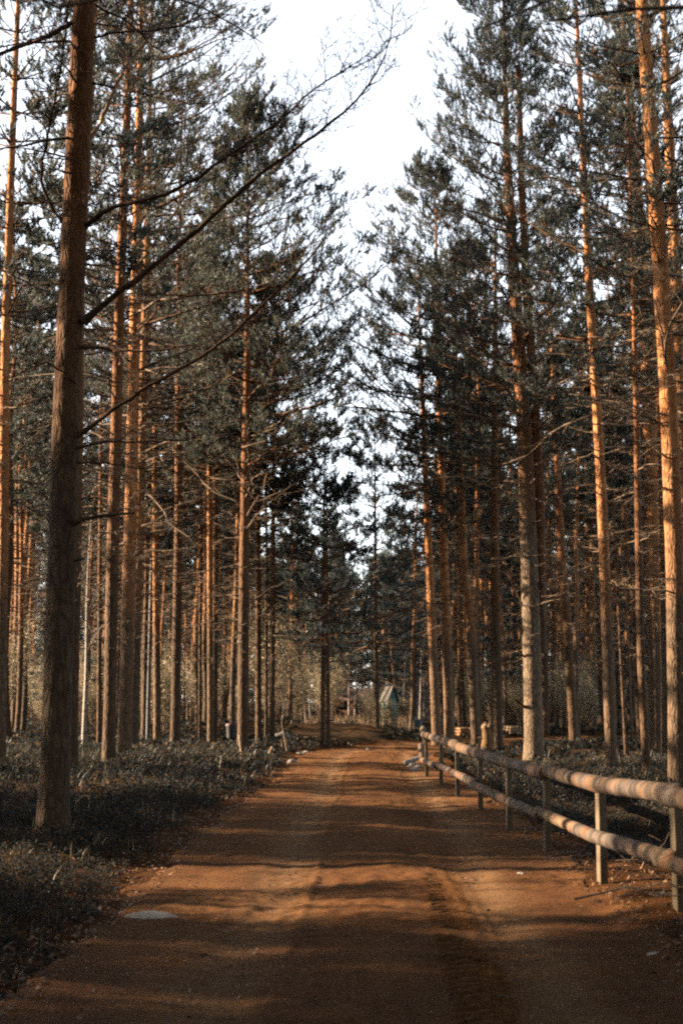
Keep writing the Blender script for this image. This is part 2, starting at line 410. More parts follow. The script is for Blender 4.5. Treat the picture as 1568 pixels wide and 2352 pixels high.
def trunk_mesh(r, pts, rad, material, sides=18, name='trunk', stubs=10, flare=1.14):
    """pts (k,3) local, rad (k)"""
    P = np.asarray(pts, float); k = len(P)
    d = np.concatenate([[0], np.cumsum(np.linalg.norm(np.diff(P, axis=0), axis=1))])
    n = int(max(20, d[-1] / 0.3)); q = np.linspace(0, d[-1], n)
    A = np.stack([np.interp(q, d, P[:, i]) for i in range(3)], -1)
    # smooth
    for _ in range(6): A[1:-1] = (A[:-2] + 2 * A[1:-1] + A[2:]) / 4
    R = np.interp(q, d, rad)
    R = R * (1 + (flare - 1) * np.exp(-q / 0.28))
    V, Q = tubes(A[None], R[None], sides)
    V = V.reshape(n, sides, 3)
    c = A[:, None]; th = np.arange(sides)[None] * 2.1
    rel = V - c
    nz = 1 + 0.07 * fbm(th + 3 * r.random(), q[:, None] * 1.7 + 50 * r.random(), 2) + 0.10 * vn(th * 1.9 + 7, q[:, None] * 0.9) * np.exp(-q[:, None] / 1.0)
    knot = 1 + 0.06 * np.clip(np.sin(q * 2 * math.pi / 0.62 + 2 * vn(q, q * 0)), 0.6, 1)[:, None]
    V = c + rel * nz[..., None] * knot[..., None]
    mb = MB(); mb.add(V.reshape(-1, 3), Q=Q)
    if stubs:
        j = r.integers(int(n * 0.1), int(n * 0.7), stubs); a = r.random(stubs) * 6.28; L = R[j] + 0.03 + 0.12 * r.random(stubs)
        D = np.stack([np.cos(a), np.sin(a), 0.15 + 0 * a], -1)
        tt = np.linspace(0, 1, 3)[None, :, None]
        SP = A[j][:, None] + D[:, None] * L[:, None, None] * tt
        V2, Q2 = tubes(SP, np.tile([0.022, 0.018, 0.012], (stubs, 1)), 4); mb.add(V2, Q=Q2)
    return mb.mesh(name, [material], smooth=True), A, R, q

def limb_part(parent, base, pxpts, Ys, r0, r1, material=LIMBWOOD, twigs=0, r=None, twigfrac=0.3, tw_lo=0.4, needles_=False, thin=1.0, name='limb'):
    """a limb given by pixel points; Ys start & end distance"""
    pts = np.array([at(px, py, Ys[0] + (Ys[1] - Ys[0]) * i / (len(pxpts) - 1)) for i, (px, py) in enumerate(pxpts)]) - base
    d = np.concatenate([[0], np.cumsum(np.linalg.norm(np.diff(pts, axis=0), axis=1))])
    k = 28; q = np.linspace(0, d[-1], k)
    A = np.stack([np.interp(q, d, pts[:, i]) for i in range(3)], -1)
    for _ in range(3): A[1:-1] = (A[:-2] + 2 * A[1:-1] + A[2:]) / 4
    A[1:-1] += r.normal(0, 0.006, (k - 2, 3))
    R = np.linspace(r0, r1, k) * (1 + 0.12 * r.normal(size=k)); R[0] *= 1.3
    mb = MB(); V, Q = tubes(A[None], R[None], 8); mb.add(V, Q=Q)
    mb.add(np.array([A[-1]+[0,0,.0]]) , T=None) if False else None
    if twigs:
        C, Ln, t = children(r, A[None], twigs, tw_lo, 1.0, twigfrac, math.radians(55), 0.25, k=5, expo=0.6)
        V, Q = tubes(C, np.array([0.009, 0.007, 0.0055, 0.004, 0.003])[None] * thin * (0.6 + 0.5 * Ln[:, None]), 4); mb.add(V, Q=Q)
        C2, L2, t2 = children(r, C, 6, 0.15, 1.0, 0.36, math.radians(50), 0.25, k=4)
        V, Q = tubes(C2, np.array([0.005, 0.004, 0.0035, 0.0025])[None] * thin * np.ones((len(C2), 1)), 3); mb.add(V, Q=Q)
        C3, L3, t3 = children(r, C2, 3, 0.2, 1.0, 0.5, math.radians(45), 0.3, k=4)
        V, Q = tubes(C3, np.array([0.0035, 0.003, 0.0025, 0.002])[None] * thin * np.ones((len(C3), 1)), 3); mb.add(V, Q=Q)
    o = obj(name, mb.mesh(name, [material], smooth=True), parent)
    if needles_ and twigs:
        pn = np.concatenate([C3[:, -1], C2[:, -1]]); dn = np.concatenate([unit(C3[:, -1] - C3[:, 0]), unit(C2[:, -1] - C2[:, 0])]) + [0, 0, .4]
        sel = r.random(len(pn)) < needles_
        V, T = needles(pn[sel], dn[sel], r, n=9, L=0.06, W=0.007, shoot=0.12)
        obj('needles', new_mesh('needles', V, tris=T, mats=[NEEDLE]), o)
    return o

# ------------------------------------------------------------------ the trees one can tell apart
# label, path px (base first), base width px, H (m), crown base, crown radius, options
HERO = [
 dict(k='L1', label='broad rough-barked pine, nearest on the left, with long bare limbs reaching over the road', pts=[(122,1912),(140,1300),(155,800),(172,500),(198,50)], w=66, H=21, zl=12.5, R=3.6, bark=BARK, dead=0.5, zd=6.5, dens=0.8, taper=.5),
 dict(k='L1b', label='dark pine trunk half hidden right behind the broadest trunk at the left', pts=[(166,1765),(172,1400),(181,1000),(188,650),(215,200)], w=24, H=21, zl=11.5, R=2.2),
 dict(k='L0', label='tall pine at the very left frame edge with a bright orange sunlit trunk', pts=[(2,1765),(8,1250),(15,800),(32,350),(46,-50)], w=24, H=24, zl=10, R=2.3, bark=BARK_RED, taper=.5),
 dict(k='L2', label='straight grey-based pine, leftmost of the three stout trunks left of the road', pts=[(250,1752),(262,1200),(280,600),(297,100)], w=28, H=27, zl=10.5, R=2.6, taper=.5),
 dict(k='L3', label='middle one of the three stout pines left of the road, orange higher up', pts=[(286,1738),(301,1200),(313,600),(322,100)], w=31, H=27, zl=11, R=3.8, asym=(0,.3), bark=BARK_RED, taper=.55),
 dict(k='L4', label='orange-barked pine, rightmost of the three stout trunks left of the road', pts=[(306,1722),(320,1200),(336,600),(345,150)], w=22, H=28, zl=10.5, R=4.3, asym=(0,.4), dens=.8, bark=BARK_RED, taper=.45),
 dict(k='L5', label='thin pine between the broadest trunk and the row of three stout trunks', pts=[(228,1715),(229,1300),(232,950)], w=11, H=15, zl=8, R=1.7),
 dict(k='L6', label='short thick sunlit pine trunk right of the row of three, lamp above it', pts=[(362,1702),(359,1400),(357,1100)], w=17, H=16, zl=7, R=2.0, bark=BARK_RED),
 dict(k='L6b', label='thin pine just left of the short sunlit trunk under the lamp', pts=[(331,1700),(338,1300),(340,1000)], w=11, H=17, zl=8, R=1.7),
 dict(k='L7', label='slim pine with one sunlit edge standing alone mid-left, foot in the pale undergrowth', pts=[(402,1714),(411,1200),(412,650),(414,450)], w=21, H=22, zl=10, R=2.3, taper=.45),
 dict(k='L8', label='pole-thin pine left of a close pair of trunks', pts=[(459,1702),(462,1300),(464,1000)], w=9, H=16, zl=9, R=1.3),
 dict(k='L9', label='left trunk of the close pair of pines left of the road bend', pts=[(484,1708),(482,1300),(479,950)], w=14, H=18, zl=9, R=2.0, bark=BARK_RED),
 dict(k='L9b', label='right trunk of the close pair of pines left of the road bend', pts=[(492,1706),(495,1300),(493,1050)], w=14, H=18, zl=9, R=1.8),
 dict(k='L10', label='tall full-crowned pine at the left verge with a leaning stake at its foot', pts=[(558,1728),(560,1300),(568,800),(570,400),(568,250)], w=25, H=18.8, zl=8.2, R=3.3, asym=(0, .35), dens=1.6, shape=.8, taper=.6),
 dict(k='L11', label='dark straight pine just right of the tall full-crowned one on the left verge', pts=[(594,1708),(593,1300),(592,1000)], w=14, H=17, zl=8.5, R=2.0),
 dict(k='L12', label='thinnest of the three dark stems right of the tall full-crowned pine', pts=[(611,1698),(613,1300),(611,1100)], w=8, H=15, zl=8, R=1.5),
 dict(k='L13', label='slim pine with a bright left edge, last one before the open road bend', pts=[(625,1708),(627,1300),(628,1050)], w=12, H=16.5, zl=8.4, R=3.3, asym=(0,.4), dens=1.5, shape=.9),
 dict(k='C1', label='left stem of the dark twin pines at the far end of the road', pts=[(741,1712),(742,1500),(744,1200)], w=11, H=10.6, zl=4.2, R=2.6, low=True, dens=.65),
 dict(k='C1b', label='right stem of the dark twin pines at the far end of the road', pts=[(754,1718),(752,1500),(750,1200)], w=10, H=9.6, zl=3.8, R=2.6, low=True),
 dict(k='C2', label='dark straight pine on the grassy mound left of the turquoise outhouse', pts=[(866,1692),(863,1500),(862,1350)], w=12, H=12.5, zl=3.8, R=3.3, low=True, dens=.8),
 dict(k='R1', label='sunlit pine behind the far fence end, leftmost of the two leaning slightly left', pts=[(1003,1706),(986,1300),(966,850),(958,650)], w=21, Y=46, H=17.5, zl=9.5, R=3.4, asym=(3.14,.35), dens=1.05, shape=.9, bark=BARK_RED, taper=.6),
 dict(k='R2', label='sunlit pine behind the far fence end, rightmost of the two leaning slightly left', pts=[(1033,1708),(1016,1200),(1004,800),(1000,500)], w=23, Y=45, H=21, zl=10.2, R=4.1, asym=(3.14,.3), dens=1.15, bark=BARK_RED, taper=.6),
 dict(k='R3', label='crooked pine with kinks in its orange trunk behind the fence', pts=[(1093,1716),(1086,1560),(1080,1430),(1064,1310),(1062,1200),(1052,950)], w=21, Y=43, H=17, zl=7.5, R=2.3, bark=BARK_RED),
 dict(k='R4', label='dark upright pine between the crooked orange one and the broad pale-based one', pts=[(1142,1716),(1135,1300),(1138,700)], w=24, Y=42, H=19, zl=8.5, R=2.5),
 dict(k='R5', label='broadest pine behind the fence, with a pale grey sunlit base and two stems higher up', pts=[(1226,1742),(1218,1400),(1205,1000),(1182,650),(1165,350),(1157,100)], w=41, H=24.5, zl=9, R=4.1, asym=(3.14,.12), dens=1.35, shape=1.0, bark=BARK_PALE, taper=.5),
 dict(k='R6', label='slim dark pine leaning left, just right of the broad pale-based pine', pts=[(1318,1710),(1300,1400),(1285,1200),(1262,700)], w=20, dens=.5, H=20, zl=9.5, R=2.2, bark=BARK),
 dict(k='R7', label='orange sunlit pine standing straight in the grass midway right, grey bark at its foot', pts=[(1403,1768),(1392,1400),(1380,1100),(1350,650),(1325,150)], w=25, H=23, zl=9.5, R=2.7, bark=BARK_RED, taper=.45),
 dict(k='R8', label='dark slender leaning pine left of the thick trunks at the right edge', pts=[(1484,1772),(1470,1500),(1462,1200),(1455,800)], w=18, dens=.5, H=17, zl=9.5, R=1.9),
 dict(k='R9', label='tall orange pine just left of the right-edge trunks, brightly lit high up', pts=[(1506,1742),(1497,1200),(1478,700),(1455,350),(1424,-50)], w=34, H=26, zl=11, R=3.0, bark=BARK_RED, taper=.0),
 dict(k='R10', label='dark thick pine squeezed between the bright orange one and the rightmost near trunk', pts=[(1537,1745),(1527,1200),(1512,750),(1490,350)], w=34, dens=.5, H=23, zl=11, R=2.4, bark=BARK),
 dict(k='R11', label='nearest thick pine on the right, scaly orange bark, behind the near fence rail', pts=[(1556,1800),(1548,1300),(1535,900),(1512,500),(1475,0)], w=40, H=23, zl=11.5, R=3.0, bark=BARK_RED, taper=-.6),
 dict(k='R12', label='orange pine cut by the right frame edge, right of the nearest thick right trunk', pts=[(1580,1750),(1568,1250),(1561,900),(1549,550),(1528,200)], w=38, dens=.5, H=24, zl=11.5, R=2.4, bark=BARK_RED, taper=.1),
 dict(k='R13', label='slender pine high among the crowns between the pale-based and the orange straight pine', pts=[(1252,1690),(1245,1200),(1215,700),(1200,350)], w=17, dens=.5, H=22, zl=10, R=2.5),
 dict(k='R14', label='thin crooked stem standing in the grass right of the orange straight pine', pts=[(1437,1742),(1428,1560),(1413,1300),(1404,1150)], w=8, H=11, zl=7.5, R=1.0),
]
TREE_BASE = {}
for i, h in enumerate(HERO):
    r = np.random.default_rng(100 + i)
    if 'Y' in h:
        b = at(h['pts'][0][0], h['pts'][0][1], h['Y']); b[2] = float(gbase(b[0], b[1])) 
    else:
        b = ground(*h['pts'][0])
    b[2] -= 0.06
    Yb = b[1]
    pts = [b] + [at(px, py, Yb) for px, py in h['pts'][1:]]
    pts = np.array(pts) - b
    H = h['H']
    if pts[-1][2] < H:
        d = pts[-1] - pts[-2]; e = pts[-1] + d / d[2] * (H - pts[-1][2]) * np.array([0.6, 0.6, 1.0])
        pts = np.vstack([pts, e])
    else:
        e = np.array([np.interp(H, pts[:, 2], pts[:, j]) for j in range(3)]); pts = np.vstack([pts[pts[:, 2] < H], e])
    yw = np.linspace(0, 1, len(pts)); pts[:, 1] += 0.25 * np.sin(yw * 5 + i) * yw
    r0 = h['w'] * Yb / F / 2
    tp = h.get('taper', 0.5)
    rad = r0 * (1 - (1 - 0.07) * (pts[:, 2] / H) ** (1.1 + 1.5 * (1-tp)))
    root = thing('pine_tree', b, h['label'], 'pine tree', 'pines standing near the road')
    TREE_BASE[h['k']] = (root, b, Yb)
    bk = h.get('bark', BARK)
    me, A, Rr, q = trunk_mesh(r, pts, np.maximum(rad, 0.012), bk, stubs=16)
    obj('trunk', me, root)
    Az = A[:, 2]
    offs = lambda z, Az=Az, A=A: np.stack([np.interp(z, Az, A[:, 0]), np.interp(z, Az, A[:, 1])], -1)
    cr, dd = pine(r, H, h['zl'], h['R'], zd=h.get('zd', 2.6), dens=h.get('dens', 0.72), dead=h.get('dead', 1.0), offs=offs, asym=h.get('asym'), low=h.get('low', False), shape=h.get('shape', 1.0))
    obj('crown', cr.mesh('crown', [NEEDLE_DK if h.get('low') else NEEDLE, LIVEWOOD]), root)
    if dd.n: kind(obj('dead_branches', dd.mesh('dead_branches', [DEADWOOD]), root), 'stuff')
    if h['k'] == 'R5':   # second stem
        p2 = np.array([at(px, py, Yb + 0.25) for px, py in [(1238,1500),(1238,1200),(1226,900),(1210,700),(1196,400),(1190,150)]]) - b
        me, A2, R2, q2 = trunk_mesh(r, p2, np.linspace(0.19, 0.08, 6), BARK, stubs=6, flare=1.0)
        obj('trunk', me, root)['label'] = 'darker second stem rising behind the pale one'

# the named limbs
rl = np.random.default_rng(5)
root, b, Y = TREE_BASE['L1']
LB = lambda p, ys, r0, r1, **k: limb_part(root, b, p, ys, r0, r1, r=rl, **k)
LB([(192,740),(256,682),(328,631),(400,574),(461,518),(513,477),(605,392),(667,349),(708,323),(769,279),(815,235),(855,190),(890,130),(908,60),(903,10)], (Y, Y-1.2), .043, .005, twigs=26, tw_lo=.55, twigfrac=.16, needles_=.12, thin=.8)['label'] = 'longest bare limb, sweeping up over the road to a twiggy tip'
LB([(196,520),(220,490),(277,469),(349,461),(426,426),(492,379),(554,338),(615,297),(682,246),(713,200),(790,164),(850,120)], (Y, Y-1.6), .028, .004, twigs=26, tw_lo=.35, twigfrac=.2, needles_=.2, thin=.8)
LB([(175,1002),(231,964),(287,923),(359,876),(441,835),(507,789),(559,743),(615,692),(677,630),(725,577),(743,548)], (Y, Y-1.5), .03, .009, twigs=8, tw_lo=.3, twigfrac=.12)['label'] = 'bare limb ending in a blunt tip against the sky'
LB([(188,797),(246,800),(287,807),(359,805),(426,792),(461,794)], (Y, Y-.6), .02, .007, twigs=7, tw_lo=.3, twigfrac=.2)
LB([(172,1202),(190,1192),(215,1187),(277,1181),(308,1179)], (Y, Y-.5), .028, .012, twigs=2, tw_lo=.3, twigfrac=.12)
LB([(176,1028),(256,1012),(318,1015),(410,1012),(431,1010),(482,992)], (Y, Y+.5), .016, .005, twigs=7, tw_lo=.3, twigfrac=.2)
LB([(176,1061),(256,1064),(308,1076),(385,1074)], (Y, Y+.8), .014, .005, twigs=5, tw_lo=.3, twigfrac=.2)
LB([(195,38),(102,87),(51,102),(0,125),(-60,150)], (Y, Y-1.5), .03, .018, twigs=5, tw_lo=.3, twigfrac=.3)
LB([(149,518),(118,482),(92,410),(110,308),(133,190),(148,100),(160,0)], (Y, Y-.5), .02, .009, twigs=12, tw_lo=.2, twigfrac=.25)
LB([(200,330),(225,298),(279,167),(308,128),(359,67),(390,26),(402,-5)], (Y, Y+1.0), .028, .016, twigs=6, tw_lo=.3, twigfrac=.2, material=PALEWOOD)['label'] = 'pale sunlit limb rising steeply'
LB([(205,190),(260,200),(330,215),(400,235),(470,240)], (Y, Y-1), .016, .004, twigs=12, tw_lo=.2, twigfrac=.3, needles_=.3)
LB([(178,885),(150,860),(110,830),(60,850),(10,880)], (Y, Y-.6), .014, .004, twigs=8, tw_lo=.2, twigfrac=.3)
LB([(205,90),(260,75),(340,70),(430,60),(520,70)], (Y, Y-1), .018, .004, twigs=16, tw_lo=.2, twigfrac=.3, needles_=.5)
def LR(key, p, dy, r0, r1, **k):
    root, b, Y = TREE_BASE[key]; return limb_part(root, b, p, (Y, Y + dy), r0, r1, r=rl, **k)
LR('R11', [(1535,953),(1472,941),(1405,907),(1354,869)], -1, .025, .018, material=PALEWOOD)
LR('R11', [(1540,1125),(1482,1107),(1410,1074),(1359,1043)], -1, .022, .016, material=PALEWOOD)
LR('R11', [(1540,1055),(1523,1046),(1487,1015)], -.5, .024, .018, material=PALEWOOD)
LR('R11', [(1545,1360),(1532,1358),(1470,1354),(1424,1352),(1391,1337)], -.8, .022, .016, material=PALEWOOD, twigs=4, twigfrac=.2)
LR('R11', [(1500,470),(1560,430),(1620,400)], .5, .03, .02, material=LIMBWOOD)
LR('R11', [(1520,620),(1480,500),(1450,430),(1430,330),(1400,250)], -1, .022, .008, twigs=10, tw_lo=.3, twigfrac=.25)
LR('R5', [(1228,1362),(1242,1358),(1292,1329),(1337,1308),(1370,1292)], -.6, .028, .01, material=PALEWOOD, twigs=5, twigfrac=.2)
LR('R5', [(1212,1420),(1190,1370),(1170,1330),(1160,1290)], -.4, .03, .012, twigs=5, twigfrac=.3)
LR('R5', [(1214,1520),(1195,1500),(1180,1478)], -.4, .035, .02, twigs=2, twigfrac=.2)
LR('R5', [(1212,1630),(1196,1618),(1184,1608)], -.4, .05, .035)
LR('R5', [(1200,1060),(1150,1010),(1120,960),(1110,900)], .6, .035, .012, twigs=9, twigfrac=.3)
LR('R9', [(1462,480),(1456,472),(1430,451),(1369,446),(1307,449),(1250,440)], -.8, .04, .012, material=PALEWOOD, twigs=7, twigfrac=.2)['label'] = 'long sunlit limb reaching left'
LR('R3', [(1078,1440),(1055,1410),(1040,1395),(1030,1370)], -.4, .03, .012, twigs=4, twigfrac=.3)
LR('R7', [(1390,1300),(1400,1270),(1420,1250),(1440,1215)], -.6, .02, .008, material=PALEWOOD, twigs=4, twigfrac=.3)
LR('R6', [(1290,1275),(1340,1280),(1400,1285),(1455,1290)], -.5, .014, .006, material=PALEWOOD, twigs=6, twigfrac=.2)

# ------------------------------------------------------------------ background trees: variants, then copies
def variant(seed, H, zl, R, w, low=False, dens=0.4, bark=BARK_RED, dead=0.6, shape=1.0, zd=2.0):
    r = np.random.default_rng(seed)
    z = np.linspace(0, H, 14)
    bx = np.cumsum(r.normal(0, 0.07, 14)); by = np.cumsum(r.normal(0, 0.07, 14)); bx[0] = by[0] = 0
    P = np.stack([bx, by, z], -1)
    rad = w * (1 - 0.93 * (z / H) ** 1.3)
    me, A, Rr, q = trunk_mesh(r, P, np.maximum(rad, 0.01), bark, sides=10, stubs=8)
    offs = lambda zz: np.stack([np.interp(zz, A[:, 2], A[:, 0]), np.interp(zz, A[:, 2], A[:, 1])], -1)
    cr, dd = pine(r, H, zl, R, zd=zd, dens=dens, dead=dead, offs=offs, low=low, shape=shape, needle_scale=1.35)
    return dict(trunk=me, crown=cr.mesh('crown', [NEEDLE_DK if low else NEEDLE, LIVEWOOD]), dead=dd.mesh('dead_branches', [DEADWOOD]) if dd.n else None, H=H)
VAR = [variant(1, 19, 10, 2.0, .13), variant(2, 21, 11, 2.2, .15, bark=BARK), variant(3, 17, 8.5, 2.0, .11), variant(4, 20, 9.5, 1.9, .12),
       variant(5, 18, 8, 2.6, .14, bark=BARK)]
LOWV = [variant(11, 13, 3.2, 2.8, .12, low=True, zd=1.2, dens=.65), variant(12, 15, 4.2, 2.9, .13, low=True, zd=1.2, dens=.65), variant(13, 10, 2.0, 2.2, .09, low=True, zd=1.0)]
def put_tree(v, x, y, sc, rz, label, group, tilt=(0, 0), name='pine_tree'):
    root = thing(name, (x, y, float(gbase(x, y)) - 0.08), label, 'pine tree', group, rz)
    root.rotation_euler = (tilt[0], tilt[1], rz); root.scale = (sc, sc, sc)
    obj('trunk', v['trunk'], root); obj('crown', v['crown'], root)
    if v['dead'] is not None: kind(obj('dead_branches', v['dead'], root), 'stuff')
    return root
rb = np.random.default_rng(42)
placed = [(float(TREE_BASE[k][1][0]), float(TREE_BASE[k][1][1])) for k in TREE_BASE]
def free(x, y, md):
    return all((x - a) ** 2 + (y - c) ** 2 > md * md for a, c in placed)
def scatter(n, y0, y1, u0, u1, vs, smin, smax, label, group, md=1.7, avoid=None):
    c = 0; tries = 0
    while c < n and tries < n * 60:
        tries += 1
        y = y0 + (y1 - y0) * rb.random() ** 0.8; u = u0 + (u1 - u0) * rb.random()
        x = (u - CX) / F * y
        if not free(x, y, md): continue
        if abs(x - float(rcx(y))) < 3.0 and y < 62: continue
        if 872 < u < 930 and y < 66: continue
        if avoid and avoid(x, y, u): continue
        placed.append((x, y)); c += 1
        put_tree(vs[rb.integers(len(vs))], x, y, smin + (smax - smin) * rb.random(), rb.random() * 6.28, label, group, (rb.normal(0, .015), rb.normal(0, .015)))
def clear_mid(x, y, u):   # the cabin and outhouse stay visible
    return (770 < u < 930 and y < 100)
scatter(40, 42, 80, -40, 600, VAR, .8, 1.08, 'slim pine deep in the wood left of the road, behind the nearer trunks', 'slim pines deep in the left wood')
scatter(34, 46, 85, 1040, 1620, VAR, .85, 1.1, 'slim pine deep in the wood beyond the fence, behind the nearer trunks', 'slim pines deep in the right wood')
scatter(26, 80, 125, -40, 700, VAR, .85, 1.05, 'far pine at the back of the left wood, crown merging with its neighbours', 'far pines at the back of the left wood')
scatter(26, 85, 125, 960, 1620, VAR + LOWV[:2], .85, 1.1, 'far pine at the back of the right wood, crown merging with its neighbours', 'far pines at the back of the right wood')
scatter(18, 52, 92, 0, 700, VAR, .62, .8, 'thin young pine pole standing between the bigger trunks of the left wood', 'thin pine poles of the left wood', md=1.1, avoid=clear_mid)
scatter(18, 54, 92, 940, 1580, VAR, .62, .8, 'thin young pine pole standing between the bigger trunks of the right wood', 'thin pine poles of the right wood', md=1.1)
scatter(15, 66, 110, 640, 960, LOWV, .85, 1.05, 'bushy dark pine closing the view above the end of the road', 'bushy pines closing the road view', md=2.4, avoid=clear_mid)
scatter(10, 100, 130, 760, 940, LOWV, .95, 1.15, 'bushy dark pine closing the view above the end of the road', 'bushy pines closing the road view', md=2.4)
scatter(6, 48, 75, 60, 620, LOWV, .4, .7, 'young low-branched pine among the tall trunks of the left wood', 'young low pines in the left wood')
scatter(10, 50, 80, 1060, 1580, LOWV, .6, 1.0, 'young low-branched pine among the tall trunks beyond the fence', 'young low pines in the right wood')
scatter(7, 44, 60, -20, 110, VAR, .95, 1.12, 'slim pine deep in the wood left of the road, behind the nearer trunks', 'slim pines deep in the left wood', md=1.2)
scatter(7, 46, 62, 1290, 1590, VAR, .95, 1.15, 'slim pine deep in the wood beyond the fence, behind the nearer trunks', 'slim pines deep in the right wood', md=1.2)
# the wood to the left of the frame, which throws the shade over the road
SHADE = [(-9.5, 3.0, 1), (-12, 6.3, 0), (-16, 2.5, 3), (-18, 8.2, 4), (-22, 5.5, 1), (-25, 9.0, 0), (-27, 2.2, 2), (-30, 6.6, 4), (-33, 10.2, 1), (-36, 4.2, 0), (-39, 8.0, 3), (-34, 1.0, 4), (-42, 12.0, 2),
         (-13.5, 14.6, 3), (-19, 17.8, 2), (-15, 21.0, 0), (-24, 17.0, 3), (-28, 22.5, 1), (-21, 26.0, 3), (-17, 30.5, 3), (-26, 35.0, 2), (-45, 20.5, 0)]
for x, y, v in SHADE:
    put_tree(VAR[v], x, y, .95 + .1 * rb.random(), rb.random() * 6.28, 'tall pine of the wood beside the road, left of the view', 'pines left of the view')
for y0 in (2.6, 5.2, 7.7, 16.5, 18.6, 24.2):  # rows of unseen young pines, added to shade strips of the road
    put_tree(LOWV[rb.integers(2)], -18, y0 + 2.5, .95, rb.random() * 6.28, 'unseen bushy young pine added left of the view to shade the road', 'young pines left of the view')
for y0 in (8.9, 10.0):
    put_tree(LOWV[2], -22 + (y0 - 9) * 3, y0 + 3.2, .98, rb.random() * 6.28, 'unseen bushy young pine added left of the view to shade the road', 'young pines left of the view')
for y0 in (4.0, 6.2, 8.4, 15.4, 17.6, 23.4, 25.0):
    put_tree(LOWV[rb.integers(2)], -28, y0 + 3.9, 1.05, rb.random() * 6.28, 'unseen bushy young pine added left of the view to shade the road', 'young pines left of the view')
for i in range(2):
    put_tree(VAR[rb.integers(5)], -10 - 13 * rb.random(), 29 + 9.5 * (i + rb.random()) / 2 , .9, rb.random() * 6.28, 'tall pine of the wood beside the road, left of the view', 'pines left of the view')
for x, y, v, s in [(-10.5, 8.0, 2, .55), (-13, 4.2, 0, .5), (-14, 9.4, 2, .6)]:
    put_tree(LOWV[v], x, y, s, rb.random() * 6.28, 'unseen bushy young pine added left of the view to shade the road', 'young pines left of the view')
for x, y, v in [(8.5, 12, 1), (11, 18, 0), (13, 7, 4), (10, 24, 2), (15, 28, 3), (14, 36, 1), (7.5, 4, 3)]:
    put_tree(VAR[v], x, y, 1.0, rb.random() * 6.28, 'tall pine of the wood beyond the fence, right of the view', 'pines right of the view')

BIG = variant(21, 20, 8.5, 4.8, .17, dens=1.4)  # unseen pines added with dense wide crowns to shut out sky and sun
for x, y in [(-4.6, -9), (4.8, -7), (-4.9, -3), (5.0, -1), (-4.4, 2.5), (5.2, 4.0), (-5.6, 6.8), (6.2, 8.0), (0.5, -13), (-9, 0), (10, 1), (-3.4, 5.2), (4.1, 6.4), (2.6, -4.5), (-2.5, -7), (-7.5, 4.5), (8, -4), (0.2, -8.5), (-1.5, -16), (5.5, -13), (-38, 6.3), (-36, 10.9), (-39, 21.4)]:
    put_tree(BIG, x, y, 1.0 , rb.random() * 6.28, 'unseen wide-crowned pine added outside the view to block light', 'wide-crowned pines outside the view')
rq = np.random.default_rng(91); c = 0; spots = []
while c < 60:
    x = rq.uniform(-30, 34); y = rq.uniform(-28, 26)
    if abs(x) < 3.4 or abs(x) < .32 * y + 2.0: continue
    if x < 0 and y > 1: continue
    if any((x - a) ** 2 + (y - e) ** 2 < 8 for a, e in spots): continue
    spots.append((x, y)); c += 1
    put_tree((VAR + LOWV)[rq.integers(8)], x, y, .9 + .2 * rq.random(), rq.random() * 6.28, 'pine of the surrounding wood, outside the view', 'pines outside the view')

# far-off wood as one mass
def far_wood():
    mb = MB(); r = np.random.default_rng(77)
    for i in range(330):
        y = 122 + 70 * r.random(); x = (r.random() - .5) * 0.95 * y
        H = 13 + 8 * r.random(); z0 = float(gbase(x, y))
        zz = np.linspace(0, H, 5); P = np.stack([x + 0 * zz, y + 0 * zz, z0 + zz], -1)
        V, Q = tubes(P[None], (0.14 * (1 - .85 * zz / H))[None], 6); mb.add(V, Q=Q, m=1)
        n = 480; zl = 0.1 + 3 * r.random() * (i % 3 > 0); t = r.random(n) ** 0.8; s = zl + (H - zl) * t
        rr = 2.7 * (1 - t) ** .7 * (0.25 + 0.75 * r.random(n)); a = r.random(n) * 6.28
        C = np.stack([x + rr * np.cos(a), y + rr * np.sin(a), z0 + s], -1)
        V, T = needles(C, r.normal(0, .6, (n, 3)) + [0, 0, .6], r, n=7, L=.5, W=.10, shoot=.5); mb.add(V, T=T, m=0)
    o = obj('distant_forest', mb.mesh('distant_forest', [NEEDLE_DK, BARK_RED])); kind(o, 'stuff')
far_wood()

